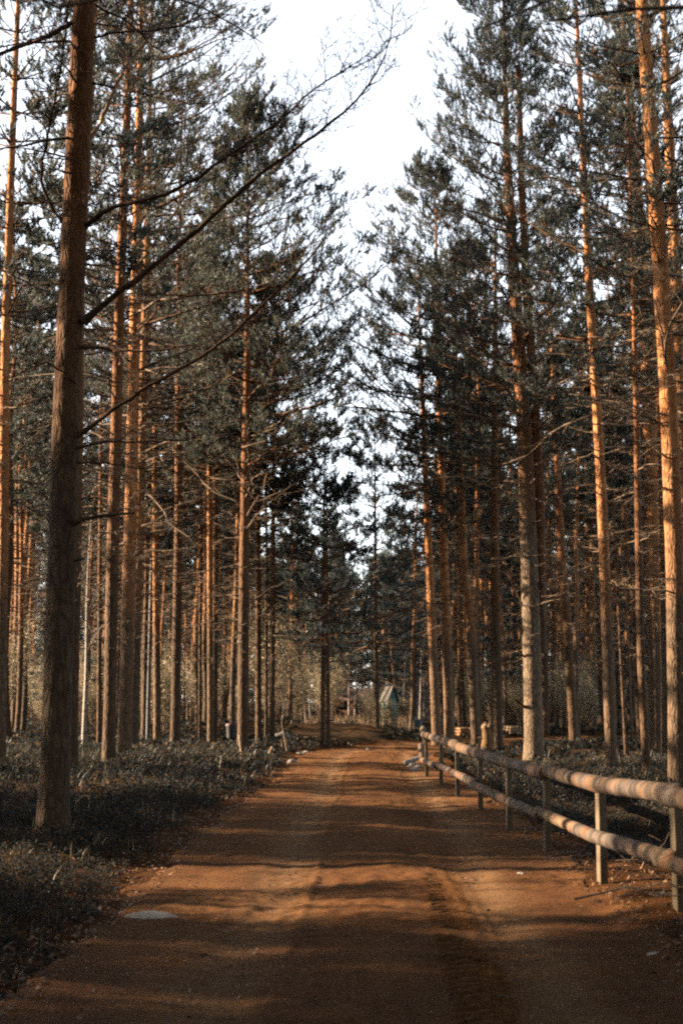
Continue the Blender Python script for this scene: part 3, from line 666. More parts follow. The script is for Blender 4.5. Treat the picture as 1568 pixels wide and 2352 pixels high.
# ------------------------------------------------------------------ undergrowth
def clump_leaves(C, r, n, size, spread, hgt):
    m = len(C); P = np.repeat(C, n, 0); sc = np.repeat(hgt, n)[:, None]
    o = r.normal(0, 1, (m * n, 3)) * spread; o[:, 2] = np.abs(r.random(m * n)) * 1.0
    P = P + np.concatenate([o[:, :2] * sc, o[:, 2:] * sc], 1)
    a = r.random(m * n) * 6.28; up = 0.2 + 0.9 * r.random(m * n)
    D = unit(np.stack([np.cos(a), np.sin(a), up], -1)); Sd = unit(np.cross(D, r.normal(size=(m * n, 3))))
    s = (size * (0.6 + 0.8 * r.random(m * n)))[:, None]
    V = np.stack([P, P + D * s * .5 + Sd * s * .42, P + D * s, P + D * s * .5 - Sd * s * .42], 1).reshape(-1, 3)
    return V, np.arange(m * n * 4).reshape(-1, 4)
def cover():
    r = np.random.default_rng(9); mbc = MB(); mbg = MB(); 
    for (y0, y1, dn, size, nl) in [(5.5, 12, 170, .017, 22), (12, 20, 90, .024, 20), (20, 34, 30, .042, 16), (34, 60, 9, .09, 12), (60, 100, 2.2, .15, 12)]:
        for side in (-1, 1):
            xa, xb = (1.7, 0.30 * y1 + 4.0)
            N = int((y1 - y0) * (xb - xa) * dn)
            y = y0 + (y1 - y0) * r.random(N); xo = xa + (xb - xa) * r.random(N)
            x = rcx(y) * (y < 45) + side * xo
            if y0 >= 45: x = (r.random(N) - .5) * 0.66 * y
            d = np.abs(x - rcx(y)); dens = fbm(x * .5, y * .5, 3)
            edge = 2.25 + 0.5 * fbm(y * .8, y * 0 + side, 2) + (-.1 * sst(15, 7, y) if side < 0 else 0.9 * sst(18, 9, y))
            keep = (d > edge) & (dens + 0.35 * r.random(N) > (-.5 if side < 0 else -.12)) & (np.abs(x) < 0.30 * y + 3.2)
            x, y, dens = x[keep], y[keep], dens[keep]
            C = np.stack([x, y, gbase(x, y) - .01], -1)
            hgt = (0.075 + 0.09 * (dens + .5)) * (0.7 + .6 * r.random(len(x))) * sst(0, .8, np.abs(x - rcx(y)) - 1.7)
            isg = r.random(len(x)) < (0.03 + 0.14 * sst(16, 30, y))
            V, Q = clump_leaves(C[~isg], r, nl, size, .35, hgt[~isg] * 1.1); mbc.add(V, Q=Q)
            # grass
            G = C[isg]; hg = np.maximum(hgt[isg], .06) * 1.6
            nb = 7; P = np.repeat(G, nb, 0) + r.normal(0, .04 + .004 * y0, (len(G) * nb, 3)) * [1, 1, 0]; hh = np.repeat(hg, nb) * (0.5 + .8 * r.random(len(P)))
            a = r.random(len(P)) * 6.28; le = r.random(len(P)) * .7
            D = np.stack([np.cos(a) * le, np.sin(a) * le, np.ones(len(P))], -1)
            Sd = np.stack([-np.sin(a + .7), np.cos(a + .7), 0 * a], -1) * (.004 + .00028 * y0)
            mid = P + D * hh[:, None] * .6; tip = P + D * hh[:, None] * np.array([1.5, 1.5, 1.0])
            V = np.stack([P - Sd, P + Sd, mid + Sd * .7, tip, mid - Sd * .7], 1).reshape(-1, 3)
            k = np.arange(len(P)) * 5
            mbg.add(V, T=np.stack([k + 4, k + 2, k + 3], -1), Q=np.stack([k, k + 1, k + 2, k + 4], -1))
    kind(obj('ground_cover', mbc.mesh('ground_cover', [COVER])), 'stuff')
    kind(obj('grass', mbg.mesh('grass', [GRASS])), 'stuff')
    m = 2600; P = np.stack([r.uniform(-1.8, 3.4, m), r.uniform(57, 70, m), np.zeros(m)], -1); P[:, 2] = gbase(P[:, 0], P[:, 1])
    hh = .3 + .5 * r.random(m); a = r.random(m) * 6.28; D = np.stack([np.cos(a) * .25, np.sin(a) * .25, np.ones(m)], -1); Sd = np.stack([-np.sin(a), np.cos(a), 0 * a], -1) * .018
    V = np.stack([P - Sd, P + Sd, P + D * hh[:, None]], 1).reshape(-1, 3)
    kind(obj('dry_grass', new_mesh('dry_grass', V, tris=np.arange(m * 3).reshape(-1, 3), mats=[PALEWOOD])), 'stuff')
    # needles, bark chips and small twigs on road and verge
    mb = MB(); N = 24000
    y = 5.5 + 26 * r.random(N) ** 1.3; side = r.random(N)
    x = rcx(y) + np.where(side < .36, -ROADHW - .15 + r.normal(0, .5, N), np.where(side < .72, ROADHW + .2 + r.normal(0, .55, N), r.normal(0, 1.1, N)))
    z = gbase(x, y) + np.where(np.abs(x - rcx(y)) < 1.8, -0.005, 0.02)
    a = r.random(N) * 6.28; s = .006 + .016 * r.random(N) ** 3
    P = np.stack([x, y, z], -1); D = np.stack([np.cos(a), np.sin(a), r.normal(0, .35, N)], -1) * s[:, None]
    E = np.stack([-np.sin(a), np.cos(a), r.normal(0, .5, N)], -1) * (s * (.15 + .4 * r.random(N)))[:, None]
    U = np.array([0, 0, 1.0]) * (s * .5)[:, None]
    V = np.stack([P - D - E, P - D + E, P + D + E, P + D - E, P + U + D * .2], 1).reshape(-1, 3); k = np.arange(N) * 5
    T = np.concatenate([np.stack([k + i, k + (i + 1) % 4, k + 4], -1) for i in range(4)])
    mb.add(V, T=T)
    kind(obj('forest_litter', mb.mesh('forest_litter', [LITTER])), 'stuff')
cover()

# ------------------------------------------------------------------ shrubs
def shrub_mesh(seed, H, R, n=260, leaf=.05):
    r = np.random.default_rng(seed)
    k = 22; az = r.random(k) * 6.28; L = H * (.6 + .5 * r.random(k))
    P = limbs(r, k, np.zeros(k), az, L, np.radians(55 + 22 * r.random(k)), np.full(k, .1), wob=.1)
    st = MB(); V, Q = tubes(P, (.012 * (1 - .7 * np.linspace(0, 1, 7)))[None] * np.ones((k, 1)), 4); st.add(V, Q=Q)
    C, Ln, t = children(r, P, 8, .25, 1, .35, .8, .2)
    V, Q = tubes(C, np.full((len(C), 3), .005), 3); st.add(V, Q=Q)
    C2, _, _ = children(r, C, 4, .2, 1, .5, .8, .2)
    pts = np.concatenate([C[:, -1], C[:, 1], C2[:, -1], C2[:, 1]])
    V, Q = clump_leaves(pts, r, 4, leaf, .05, np.full(len(pts), 1.2)); 
    lf = MB(); lf.add(V, Q=Q)
    return st, lf
SH = []
for sd, H, R in ((1, 2.2, 1), (2, 1.5, .8), (3, 3.0, 1.1)):
    st, lf = shrub_mesh(sd, H, R); SH.append((st.mesh('stem', [DEADWOOD]), lf.mesh('foliage', [BUSHLEAF])))
rs = np.random.default_rng(8)
def shrub(x, y, v, s, label, group, cat='bush'):
    root = thing('bush', (x, y, float(gbase(x, y)) - .03), label, cat, group, rs.random() * 6.28); root.scale = (s, s, s)
    obj('stem', SH[v][0], root); obj('foliage', SH[v][1], root)
for i in range(44):
    y = 46 + 60 * rs.random(); u = rs.uniform(-20, 760); x = (u - CX) / F * y
    if abs(x - float(rcx(y))) < 2.6: continue
    shrub(x, y, rs.integers(3), .7 + .5 * rs.random(), 'pale-leaved bush in the sunlit undergrowth of the left wood', 'pale bushes in the left wood')
for i, u in enumerate([846, 858, 876, 850, 925, 842, 868]):
    y = 66 + i * .9; shrub((u - CX) / F * y, y, [1, 2, 1, 1, 1, 2, 2][i], [.4, .45, .5, .35, .6, .5, .5][i], 'grey-leaved bush in front of the turquoise outhouse and the cabin', 'bushes before the outhouse')
for i in range(46):
    y = 56 + 54 * rs.random(); u = rs.uniform(1060, 1570); x = (u - CX) / F * y
    shrub(x, y, rs.integers(3), .5 + .4 * rs.random(), 'low pale bush in the wood beyond the fence', 'pale bushes in the right wood')

# saplings: thin pale birches round the cabin
BIRCH = None
def birch_mat():
    m, nt, b = mat('birch_bark', .7, .2)
    n = noise(nt, coords(nt, (1, 1, 5)), 3, 4, .7)
    lk(nt, ramp(nt, n, [(.38, (.05, .04, .035)), (.46, (.32, .27, .22)), (1, (.40, .35, .29))]), b.inputs['Base Color'])
    return m
BIRCH = birch_mat()
def stem_tree(px, Y, pytop, w, label, group=None, lean=(0, 0), material=BIRCH, leaves=True, name='birch_sapling', cat='birch sapling'):
    x = (px - CX) / F * Y; z0 = float(gbase(x, Y)); H = at(px, pytop, Y)[2] - z0
    root = thing(name, (x, Y, z0 - .05), label, cat, group)
    z = np.linspace(0, H, 9); P = np.stack([lean[0] * z / H + rs.normal(0, .02, 9) * (z > 0), rs.normal(0, .02, 9), z], -1)
    me, A, R, q = trunk_mesh(rs, P, w * (1 - .8 * z / H), material, sides=8, stubs=0, flare=1.1); obj('trunk', me, root)
    if leaves:
        n = 14; zz = H * (.35 + .6 * rs.random(n)); L = H * .16 * (.5 + rs.random(n))
        Pl = limbs(rs, n, zz, rs.random(n) * 6.28, L, np.radians(rs.uniform(20, 60, n)), np.full(n, .0)); Pl[..., 0] += (lean[0] * Pl[..., 2] / H)
        C, _, _ = children(rs, Pl, 5, .3, 1, .5, .8, .1)
        mb = MB(); V, Q = tubes(Pl, np.full((n, 7), .006), 3); mb.add(V, Q=Q, m=1); V, Q = tubes(C, np.full((len(C), 3), .004), 3); mb.add(V, Q=Q, m=1)
        pts = np.concatenate([C[:, -1], C[:, 1]]); V, Q = clump_leaves(pts, rs, 3, .05, .05, np.full(len(pts), 1.2)); mb.add(V, Q=Q, m=0)
        obj('crown', mb.mesh('crown', [BUSHLEAF, material]), root)
for px, Y, t, w, ln in [(650, 62, 1560, .05, .1), (706, 64, 1540, .05, -.25), (716, 70, 1470, .06, -.2), (766, 68, 1545, .05, .1), (829, 66, 1530, .05, -.35), (801, 72, 1520, .07, .0), (814, 78, 1535, .06, .1),
                     (944, 72, 1540, .06, 0), (925, 80, 1500, .07, .1), (962, 84, 1480, .08, .1), (972, 86, 1470, .08, 0), (955, 82, 1500, .07, 0), (687, 74, 1590, .05, 0)]:
    stem_tree(px, Y, t, w, 'thin pale-stemmed sapling catching the sun at the far end of the road', 'thin pale saplings at the road end', (ln, 0), leaves=(w < .06))
stem_tree(202, 40, 1180, .085, 'birch with white bark and dark patches left of the row of three stout pines', None, (0, 0), name='birch_tree', cat='birch tree')
stem_tree(662, 38.5, 1640, .022, 'thin bare stem sticking up at the left road edge near the bend', None, (-.22, 0), material=PALEWOOD, leaves=False, name='bare_stem', cat='stem')
shrub((884 - CX) / F * 60, 60, 1, .55, 'grey-leaved bush in front of the turquoise outhouse and the cabin', 'bushes before the outhouse')
shrub((893 - CX) / F * 61, 61, 1, .4, 'grey-leaved bush in front of the turquoise outhouse and the cabin', 'bushes before the outhouse')
o = thing('stake', ground(557, 1742), 'thin orange-lit stake leaning against the foot of the full-crowned pine', 'stake')
b = ground(557, 1742); tip = at(549, 1688, b[1] + .15) - b
V, Q = tubes(np.linspace([0, 0, -.1], tip, 6)[None], np.full((1, 6), .022), 4); obj('shaft', new_mesh('stake', V, quads=Q, mats=[PALEWOOD]), o)

# ------------------------------------------------------------------ fence
def rail_mat():
    m, nt, b = mat('striped_rail_log', .85, .15)
    tc = nt.nodes.new('ShaderNodeUVMap'); tc.uv_map = 'UVMap'
    mp = nt.nodes.new('ShaderNodeMapping'); mp.inputs['Scale'].default_value = (3.0, .07, 1); lk(nt, tc.outputs[0], mp.inputs[0])
    n = noise(nt, mp.outputs[0], 2.2, 3, .6, .12)
    v = coords(nt); f = noise(nt, v, 25, 5, .7)
    base = mix(nt, f, (.085, .055, .03), (.23, .158, .09))
    oc = ramp(nt, noise(nt, v, 4, 3, .6), [(.5, (0, 0, 0)), (.62, (1, 1, 1))])
    base = mix(nt, oc, base, (.17, .075, .03))
    base = mix(nt, ramp(nt, noise(nt, v, 1.1, 2, .5), [(.5, (0, 0, 0)), (.6, (.8, .8, .8))]), base, (.095, .082, .075))
    dark = ramp(nt, n, [(.36, (.98, .98, .98)), (.49, (.9, .9, .9)), (.505, (.0, .0, .0)), (.575, (.0, .0, .0)), (.59, (.7, .7, .7))])
    msk = ramp(nt, noise(nt, v, 1.7, 3, .6), [(.42, (.35, .35, .35)), (.56, (1, 1, 1))])
    dk_ = mix(nt, 1.0, dark, msk, 'MULTIPLY')
    blot = ramp(nt, noise(nt, coords(nt, (1, .3, 1)), 14, 5, .7), [(.5, (0, 0, 0)), (.62, (.75, .75, .75))])
    base = mix(nt, blot, base, (.10, .055, .03))
    c = mix(nt, dk_, base, (.035, .026, .021))
    lk(nt, c, b.inputs['Base Color'])
    gr = noise(nt, coords(nt, (1, .12, 1)), 60, 4, .7)
    a = nd(nt, 'ShaderNodeMath'); a.operation = 'ADD'; lk(nt, dark, a.inputs[0]); lk(nt, gr, a.inputs[1])
    bump(nt, b, a.outputs[0], .8, .006)
    return m
RAILM = rail_mat()
POSTM = wood_mat('sawn_post_timber', (.11, .082, .052), (.19, .145, .095), 6)
def log_mesh(P, r0, r1, r, name='rail', material=None, sides=20):
    P = np.asarray(P, float); d = np.concatenate([[0], np.cumsum(np.linalg.norm(np.diff(P, axis=0), axis=1))])
    n = int(d[-1] / .04) + 4; q = np.linspace(0, d[-1], n)
    A = np.stack([np.interp(q, d, P[:, i]) for i in range(3)], -1)
    for _ in range(4): A[1:-1] = (A[:-2] + 2 * A[1:-1] + A[2:]) / 4
    R = np.linspace(r0, r1, n) * (1 + .10 * vn(q * 2.1 + 90 * r.random(), q * 0) + .03 * vn(q * 9 + 60 * r.random(), q * 0))
    V, Q = tubes(A[None], R[None], sides); V = V.reshape(n, sides, 3); th = np.arange(sides)[None]
    V = A[:, None] + (V - A[:, None]) * (1 + .05 * vn(th * .7 + 9, q[:, None] * 1.5))[..., None]
    V = V.reshape(-1, 3)
    caps = [list(range(sides))[::-1], [(n - 1) * sides + i for i in range(sides)]]
    me = bpy.data.meshes.new(name); me.from_pydata([tuple(v) for v in V], [], [tuple(map(int, f)) for f in Q] + [tuple(c) for c in caps])
    me.materials.append(material or RAILM); uv = me.uv_layers.new(name='UVMap')
    vi = np.empty(len(me.loops), np.int32); me.loops.foreach_get('vertex_index', vi)
    off = 50 * r.random(); U = np.stack([q[vi // sides] + off, np.sin((vi % sides) / sides * 6.283) * .6], -1)
    uv.data.foreach_set('uv', U.astype(np.float32).ravel())
    me.polygons.foreach_set('use_smooth', np.ones(len(me.polygons), bool)); me.update()
    return me
def box(x0, x1, y0, y1, z0, z1):
    V = np.array([[x, y, z] for z in (z0, z1) for y in (y0, y1) for x in (x0, x1)], float)
    return V, np.array([[0, 2, 3, 1], [4, 5, 7, 6], [0, 1, 5, 4], [2, 6, 7, 3], [0, 4, 6, 2], [1, 3, 7, 5]])
def bevel(o, w, s=2):
    m = o.modifiers.new('bevel', 'BEVEL'); m.width = w; m.segments = s
def fence():
    r = np.random.default_rng(31)
    FP = [(1560, 2112, 1803, 1978), (1383, 2038, 1785, 1926), (1256, 1957, 1757, 1870), (1169, 1908, 1735, 1833), (1103, 1866, 1717, 1803), (1051, 1830, 1702, 1777), (1013, 1805, 1692, 1759), (980, 1788, 1682, 1746)]
    pts = []
    for px, yb, yt, yl in FP:
        d = ray(px, yb); t = -CAMZ / d[2]; Y = d[1] * t
        pts.append((d[0] * t, Y, at(px, yt, Y)[2] - .085, at(px, yl, Y)[2]))
    far = [(1.98, 31.0, .80, .36), (2.25, 35.5, .83, .38)]
    near = [(2.72, 7.3, .9, .42)]
    allp = near + pts + far
    b = np.array([pts[2][0], pts[2][1], 0.0])
    root = thing('log_fence', b, 'two-rail fence of dark-and-pale banded logs on square timber posts along the right road edge', 'fence')
    for i, (x, y, zt, zl) in enumerate(allp):
        g = float(gbase(x, y)) - .3
        V, Q = box(-.035, .035, -.05, .05, g, zt - .05)
        o = obj('post', new_mesh('post', V, quads=Q, mats=[POSTM]), root, (x - b[0], y - b[1], 0)); bevel(o, .006)
        j = allp[min(i + 1, len(allp) - 1)]; k = allp[max(i - 1, 0)]
        o.rotation_euler = (r.normal(0, .012), r.normal(0, .012), math.atan2(-(j[0] - k[0]), j[1] - k[1]) + r.normal(0, .05))
    A = np.array([[p[0] - .03, p[1], p[2]] for p in allp]); B = np.array([[p[0] - .095, p[1], p[3]] for p in allp])
    def rails(A, segs, rad, sw):
        for s, (i, j) in enumerate(segs):
            P = A[i:j + 1].copy() - b
            dirv = unit(P[0] - P[1]); P[0] += dirv * .12; dv = unit(P[-1] - P[-2]); P[-1] += dv * .12
            P[:, 0] += (.03 if s % 2 else 0.0) * sw; P[:, 2] += (.02 if s % 2 else 0.0)
            f = 1 if s % 2 else -1
            obj('rail', log_mesh(P, rad * (1 + .1 * f), rad * (1 - .1 * f), r), root)
    rails(A, [(0, 1), (1, 3), (3, 6), (6, 8), (8, 10)], .073, 1)
    rails(B, [(0, 1), (1, 3), (3, 5), (5, 7), (7, 10)], .058, 1)
fence()

# ------------------------------------------------------------------ small things
def blob_mesh(seed, sx, sy, sz, material, name='rock', amp=.3, flat=False, freq=1.5):
    import bmesh
    r = np.random.default_rng(seed); bm = bmesh.new(); bmesh.ops.create_icosphere(bm, subdivisions=4, radius=1)
    V = np.array([v.co[:] for v in bm.verts]); o = r.random(3) * 50
    nn = fbm(V[:, 0] * freq + o[0], V[:, 1] * freq + V[:, 2] * 1.1 * freq + o[1], 4)
    V = V * (1 + amp * nn)[:, None]
    if flat: V = np.sign(V) * np.abs(V) ** .8
    V *= [sx, sy, sz]; V[:, 2] = np.maximum(V[:, 2], -sz * .5)
    F_ = [[v.index for v in f.verts] for f in bm.faces]; bm.free()
    return new_mesh(name, V, tris=np.array(F_), mats=[material], smooth=True)
def stone_mat(name, a, b_):
    m, nt, b = mat(name, .9, .2); v = coords(nt)
    lk(nt, mix(nt, ramp(nt, noise(nt, v, 9, 6, .7), [(.35, (0, 0, 0)), (.65, (1, 1, 1))]), a, b_), b.inputs['Base Color']); bump(nt, b, noise(nt, v, 30, 5, .7), .6, .01); return m
STONE = stone_mat('grey_stone', (.11, .10, .09), (.22, .20, .18)); PALE = stone_mat('pale_stone', (.22, .19, .16), (.36, .32, .28)); WHITE = stone_mat('white_debris', (.3, .285, .27), (.5, .48, .45))
def rock(px, py, sx, sy, sz, m, label, seed, group=None, name='rock', cat='stone', rz=0, **k):
    b = ground(px, py); b[2] += sz * .15
    o = obj(name, blob_mesh(seed, sx, sy, sz, m, name, **k), None, b); o.rotation_euler[2] = rz; return tag(o, label, cat, group)
# flat pale slab of the foreground: wedge outline
def slab():
    b = ground(352, 2112)
    top = np.array([(-.22, .015), (-.16, .035), (-.08, .05), (0, .055), (.07, .05), (.12, .045), (.17, .03), (.215, .01)])
    n = len(top); V = []; dep = [-.085, -.05, 0.0, .05, .08]; ex = [.25, .85, 1.0, .9, .3]
    for d, e in zip(dep, ex):
        for x, z in top: V.append((x * (1 - .08 * abs(d) / .08), d * (.35 + .65 * (1 - (x / .24) ** 2)) + .01 * math.sin(x * 40), -.03 + (z + .03) * e + .004 * math.sin(x * 70 + d * 50)))
    base = len(V)
    Q = [[r_ * n + c, r_ * n + c + 1, (r_ + 1) * n + c + 1, (r_ + 1) * n + c] for r_ in range(4) for c in range(n - 1)]
    for x, z in top: V.append((x, dep[0] * (.35 + .65 * (1 - (x / .24) ** 2)), -.05))
    for x, z in top: V.append((x, dep[-1] * (.35 + .65 * (1 - (x / .24) ** 2)), -.05))
    Q += [[base + c, base + c + 1, c + 1, c] for c in range(n - 1)] + [[4 * n + c, 4 * n + c + 1, base + n + c + 1, base + n + c] for c in range(n - 1)]
    o = obj('stone_slab', new_mesh('stone_slab', np.array(V), quads=np.array(Q), mats=[PALE], smooth=True), None, b); o.rotation_euler = (.10, .03, -.12); o.scale = (1, 1, 1.2)
    m = o.modifiers.new('sub', 'SUBSURF'); m.levels = m.render_levels = 2
    tag(o, 'pale flat stone with a tapered end lying alone on the shaded left of the road', 'stone')
slab()
rock(671, 1754, .14, .12, .11, STONE, 'grey rounded stone on the left road edge, nearest of the edge stones', 2)
rock(640, 1750, .12, .1, .06, STONE, 'low dark stone half buried in the verge left of the grey rounded one', 3)
rock(688, 1732, .10, .08, .07, PALE, 'small pale stone on the ridge at the left road edge, leftmost of two', 4)
rock(702, 1730, .12, .08, .06, PALE, 'small pale stone on the ridge at the left road edge, rightmost of two', 5)
rock(845, 1722, .07, .06, .04, PALE, 'lone pale pebble in the middle of the far road', 6)
rock(646, 1700, .35, .3, .25, STONE, 'grey boulder in the grass behind the thin dark stems', 7)
rock(1195, 2010, .045, .04, .025, PALE, 'small stone in the sunlit patch of litter left of the near posts', 8)
rock(1500, 2195, .05, .035, .02, PALE, 'small pale chip on the shaded dirt at the lower right', 9)
def lying_log(px, py, L, rad, rz, label, m, name='fallen_log', cat='log', dz=0, tilt=0, group=None):
    b = ground(px, py) + np.array([0, 0, rad * .8 + dz]); d = np.array([math.cos(rz) * math.cos(tilt), math.sin(rz) * math.cos(tilt), math.sin(tilt)])
    o = obj(name, log_mesh([-d * L / 2, 0 * d, d * L / 2], rad, rad * .8, rs, name, m, 12), None, b); return tag(o, label, cat, group)
lying_log(672, 1698, 1.7, .05, .1, 'pale sunlit log lying in the grass between the thin left stems and the bend', PALEWOOD)
lying_log(957, 1756, .75, .055, .5, 'white peeled log propped on the pile by the far fence posts', WHITE, dz=.1, tilt=.25)
for i, (px, py, s) in enumerate([(944, 1762, .10), (951, 1768, .08), (948, 1752, .09), (960, 1764, .09)]):
    rock(px, py, s, s * .8, s * .7, WHITE, ['white lump on the left of the rubble pile by the far fence posts', 'white lump at the front of the rubble pile by the far fence posts', 'white lump at the back of the rubble pile by the far fence posts', 'white lump on the right of the rubble pile by the far fence posts'][i], 20 + i, 'white rubble by the far posts', name='rubble', cat='rubble', amp=.6)
lying_log(619, 1738, .45, .035, 1.2, 'short pale stick leaning out of the left verge', PALEWOOD, tilt=.7, name='stick', cat='stick', dz=.08)
# brushwood in the ditch behind the near fence
mb = MB(); r = np.random.default_rng(55); n = 90
c = np.stack([3.4 + r.normal(0, .45, n), 10.8 + r.normal(0, 1.1, n), .02 + .28 * r.random(n)], -1); c[:, 2] += gbase(c[:, 0], c[:, 1])
d = unit(r.normal(size=(n, 3)) * [1, 1, .35]); L = .25 + .6 * r.random(n)
P = c[:, None] + d[:, None] * (L[:, None, None] * np.linspace(-.5, .5, 5)[None, :, None]) + r.normal(0, .02, (n, 5, 3))
V, Q = tubes(P, (.004 + .010 * r.random(n))[:, None] * np.linspace(1, .5, 5)[None], 5); mb.add(V, Q=Q)
C, _, _ = children(r, P, 5, .2, 1, .5, .8, .1); V, Q = tubes(C, np.full((len(C), 3), .0035), 3); mb.add(V, Q=Q)
kind(obj('brushwood', mb.mesh('brushwood', [DEADWOOD])), 'stuff')
# bent dry stalk
b = ground(168, 1862); pts = np.array([at(px, py, b[1]) for px, py in [(167, 1862), (174, 1846), (184, 1834), (194, 1827), (203, 1828), (205, 1836)]]) - b
V, Q = tubes(np.stack([np.interp(np.linspace(0, 5, 16), range(6), pts[:, i]) for i in range(3)], -1)[None], np.linspace(.009, .014, 16)[None], 6)
tag(obj('dry_stalk', new_mesh('dry_stalk', V, quads=Q, mats=[PALEWOOD], smooth=True), None, b), 'bent dry stalk lit by the sun just right of the broadest trunk', 'dry stalk')

# stump behind the fence
def stump():
    b = ground(1116, 1726); z = np.linspace(0, .75, 8)
    root = thing('tree_stump', b, 'broken ochre stump behind the fence between the crooked pine and the dark one', 'stump')
    P = np.stack([.04 * np.sin(z * 4), 0 * z, z], -1); me, A, R, q = trunk_mesh(rs, P, .17 - .05 * z, wood_mat('rotten_wood', (.12, .065, .028), (.2, .12, .055), 6), sides=14, stubs=4); obj('trunk', me, root)
    k = 9; a = np.arange(k) / k * 6.28; base = np.stack([.11 * np.cos(a), .11 * np.sin(a), np.full(k, .72)], -1)
    P = base[:, None] + np.array([0, 0, 1.0]) * (np.linspace(0, 1, 3)[None, :, None] * (.06 + .16 * rs.random(k))[:, None, None])
    V, Q = tubes(P, np.tile([.045, .03, .006], (k, 1)), 4); obj('splintered_top', new_mesh('splintered_top', V, quads=Q, mats=[PALEWOOD]), root)
stump()

# ------------------------------------------------------------------ outhouse, cabin, lamp, bin and the far clutter
def plank_mat(name, a, b_, sc=(9, 9, .6)):
    m, nt, b = mat(name, .85, .15)
    n = noise(nt, coords(nt, sc), 2.5, 4, .7)
    lk(nt, mix(nt, ramp(nt, n, [(.4, (0, 0, 0)), (.62, (1, 1, 1))]), a, b_), b.inputs['Base Color']); bump(nt, b, n, .5, .02); return m
TURQ = plank_mat('turquoise_paint', (.06, .14, .125), (.11, .22, .195)); GREYW = plank_mat('weathered_boards', (.13, .12, .11), (.24, .22, .2)); DARKW = plank_mat('dark_opening', (.015, .012, .01), (.03, .02, .015))
BROWN = plank_mat('brown_boards', (.09, .045, .028), (.16, .08, .05)); REDROOF = plank_mat('rusty_roof', (.16, .085, .06), (.3, .19, .14))
def gable(root, w, d, hw, hr, wall, roof, over=.15, th=.05, nb=8):
    """boarded gable house, ridge along y, local origin at ground centre"""
    mb = MB()
    V = np.array([[-w/2, -d/2, 0], [w/2, -d/2, 0], [w/2, -d/2, hw], [0, -d/2, hr], [-w/2, -d/2, hw], [-w/2, d/2, 0], [w/2, d/2, 0], [w/2, d/2, hw], [0, d/2, hr], [-w/2, d/2, hw]])
    o = obj('wall', new_mesh('wall', V, faces=[(0, 1, 2, 3, 4), (9, 8, 7, 6, 5), (1, 6, 7, 2), (0, 4, 9, 5)], mats=[wall]), root)
    for i in range(nb + 1):
        x = -w/2 + w * i / nb; hh = hw + (hr - hw) * (1 - abs(x) / (w/2)) - .02
        V, Q = box(x - .012, x + .012, -d/2 - .014, -d/2 + .004, .02, hh); mb.add(V, Q=Q)
    obj('batten', mb.mesh('batten', [wall]), root)
    for s in (-1, 1):
        a = math.atan2(hr - hw, w/2); L = math.hypot(hr - hw, w/2) + over
        e = np.array([s * math.cos(a), 0, -math.sin(a)]); nn = np.array([s * math.sin(a), 0, math.cos(a)])
        rd = np.array([0, 0, hr + .004]); V = []
        for t in (0, 1):
            for yy in (-d/2 - over, d/2 + over):
                for l in (0, L): V.append(rd + e * l + nn * th * t + np.array([0, yy, 0]))
        obj('roof', new_mesh('roof', np.array(V), faces=[(0, 1, 3, 2), (4, 6, 7, 5), (0, 4, 5, 1), (2, 3, 7, 6), (0, 2, 6, 4), (1, 5, 7, 3)], mats=[roof]), root)
def outhouse():
    Y = 64; x = (893 - CX) / F * Y; g = float(gbase(x, Y)) - .05
    root = thing('outhouse', (x, Y, g), 'narrow turquoise wooden outhouse with a steep grey gable roof at the end of the road', 'outhouse', rz=.6)
    top = at(893, 1574, Y)[2] - g
    gable(root, .58, .50, top - .75, top - .06, TURQ, GREYW, .10, .05, 6)
    V, Q = box(-.18, .18, -.295, -.266, .1, 1.5); dr = obj('door', new_mesh('door', V, quads=Q, mats=[TURQ]), root)
    V, Q = box(.12, .15, -.32, -.297, .8, .92); obj('handle', new_mesh('handle', V, quads=Q, mats=[GREYW]), dr)
outhouse()
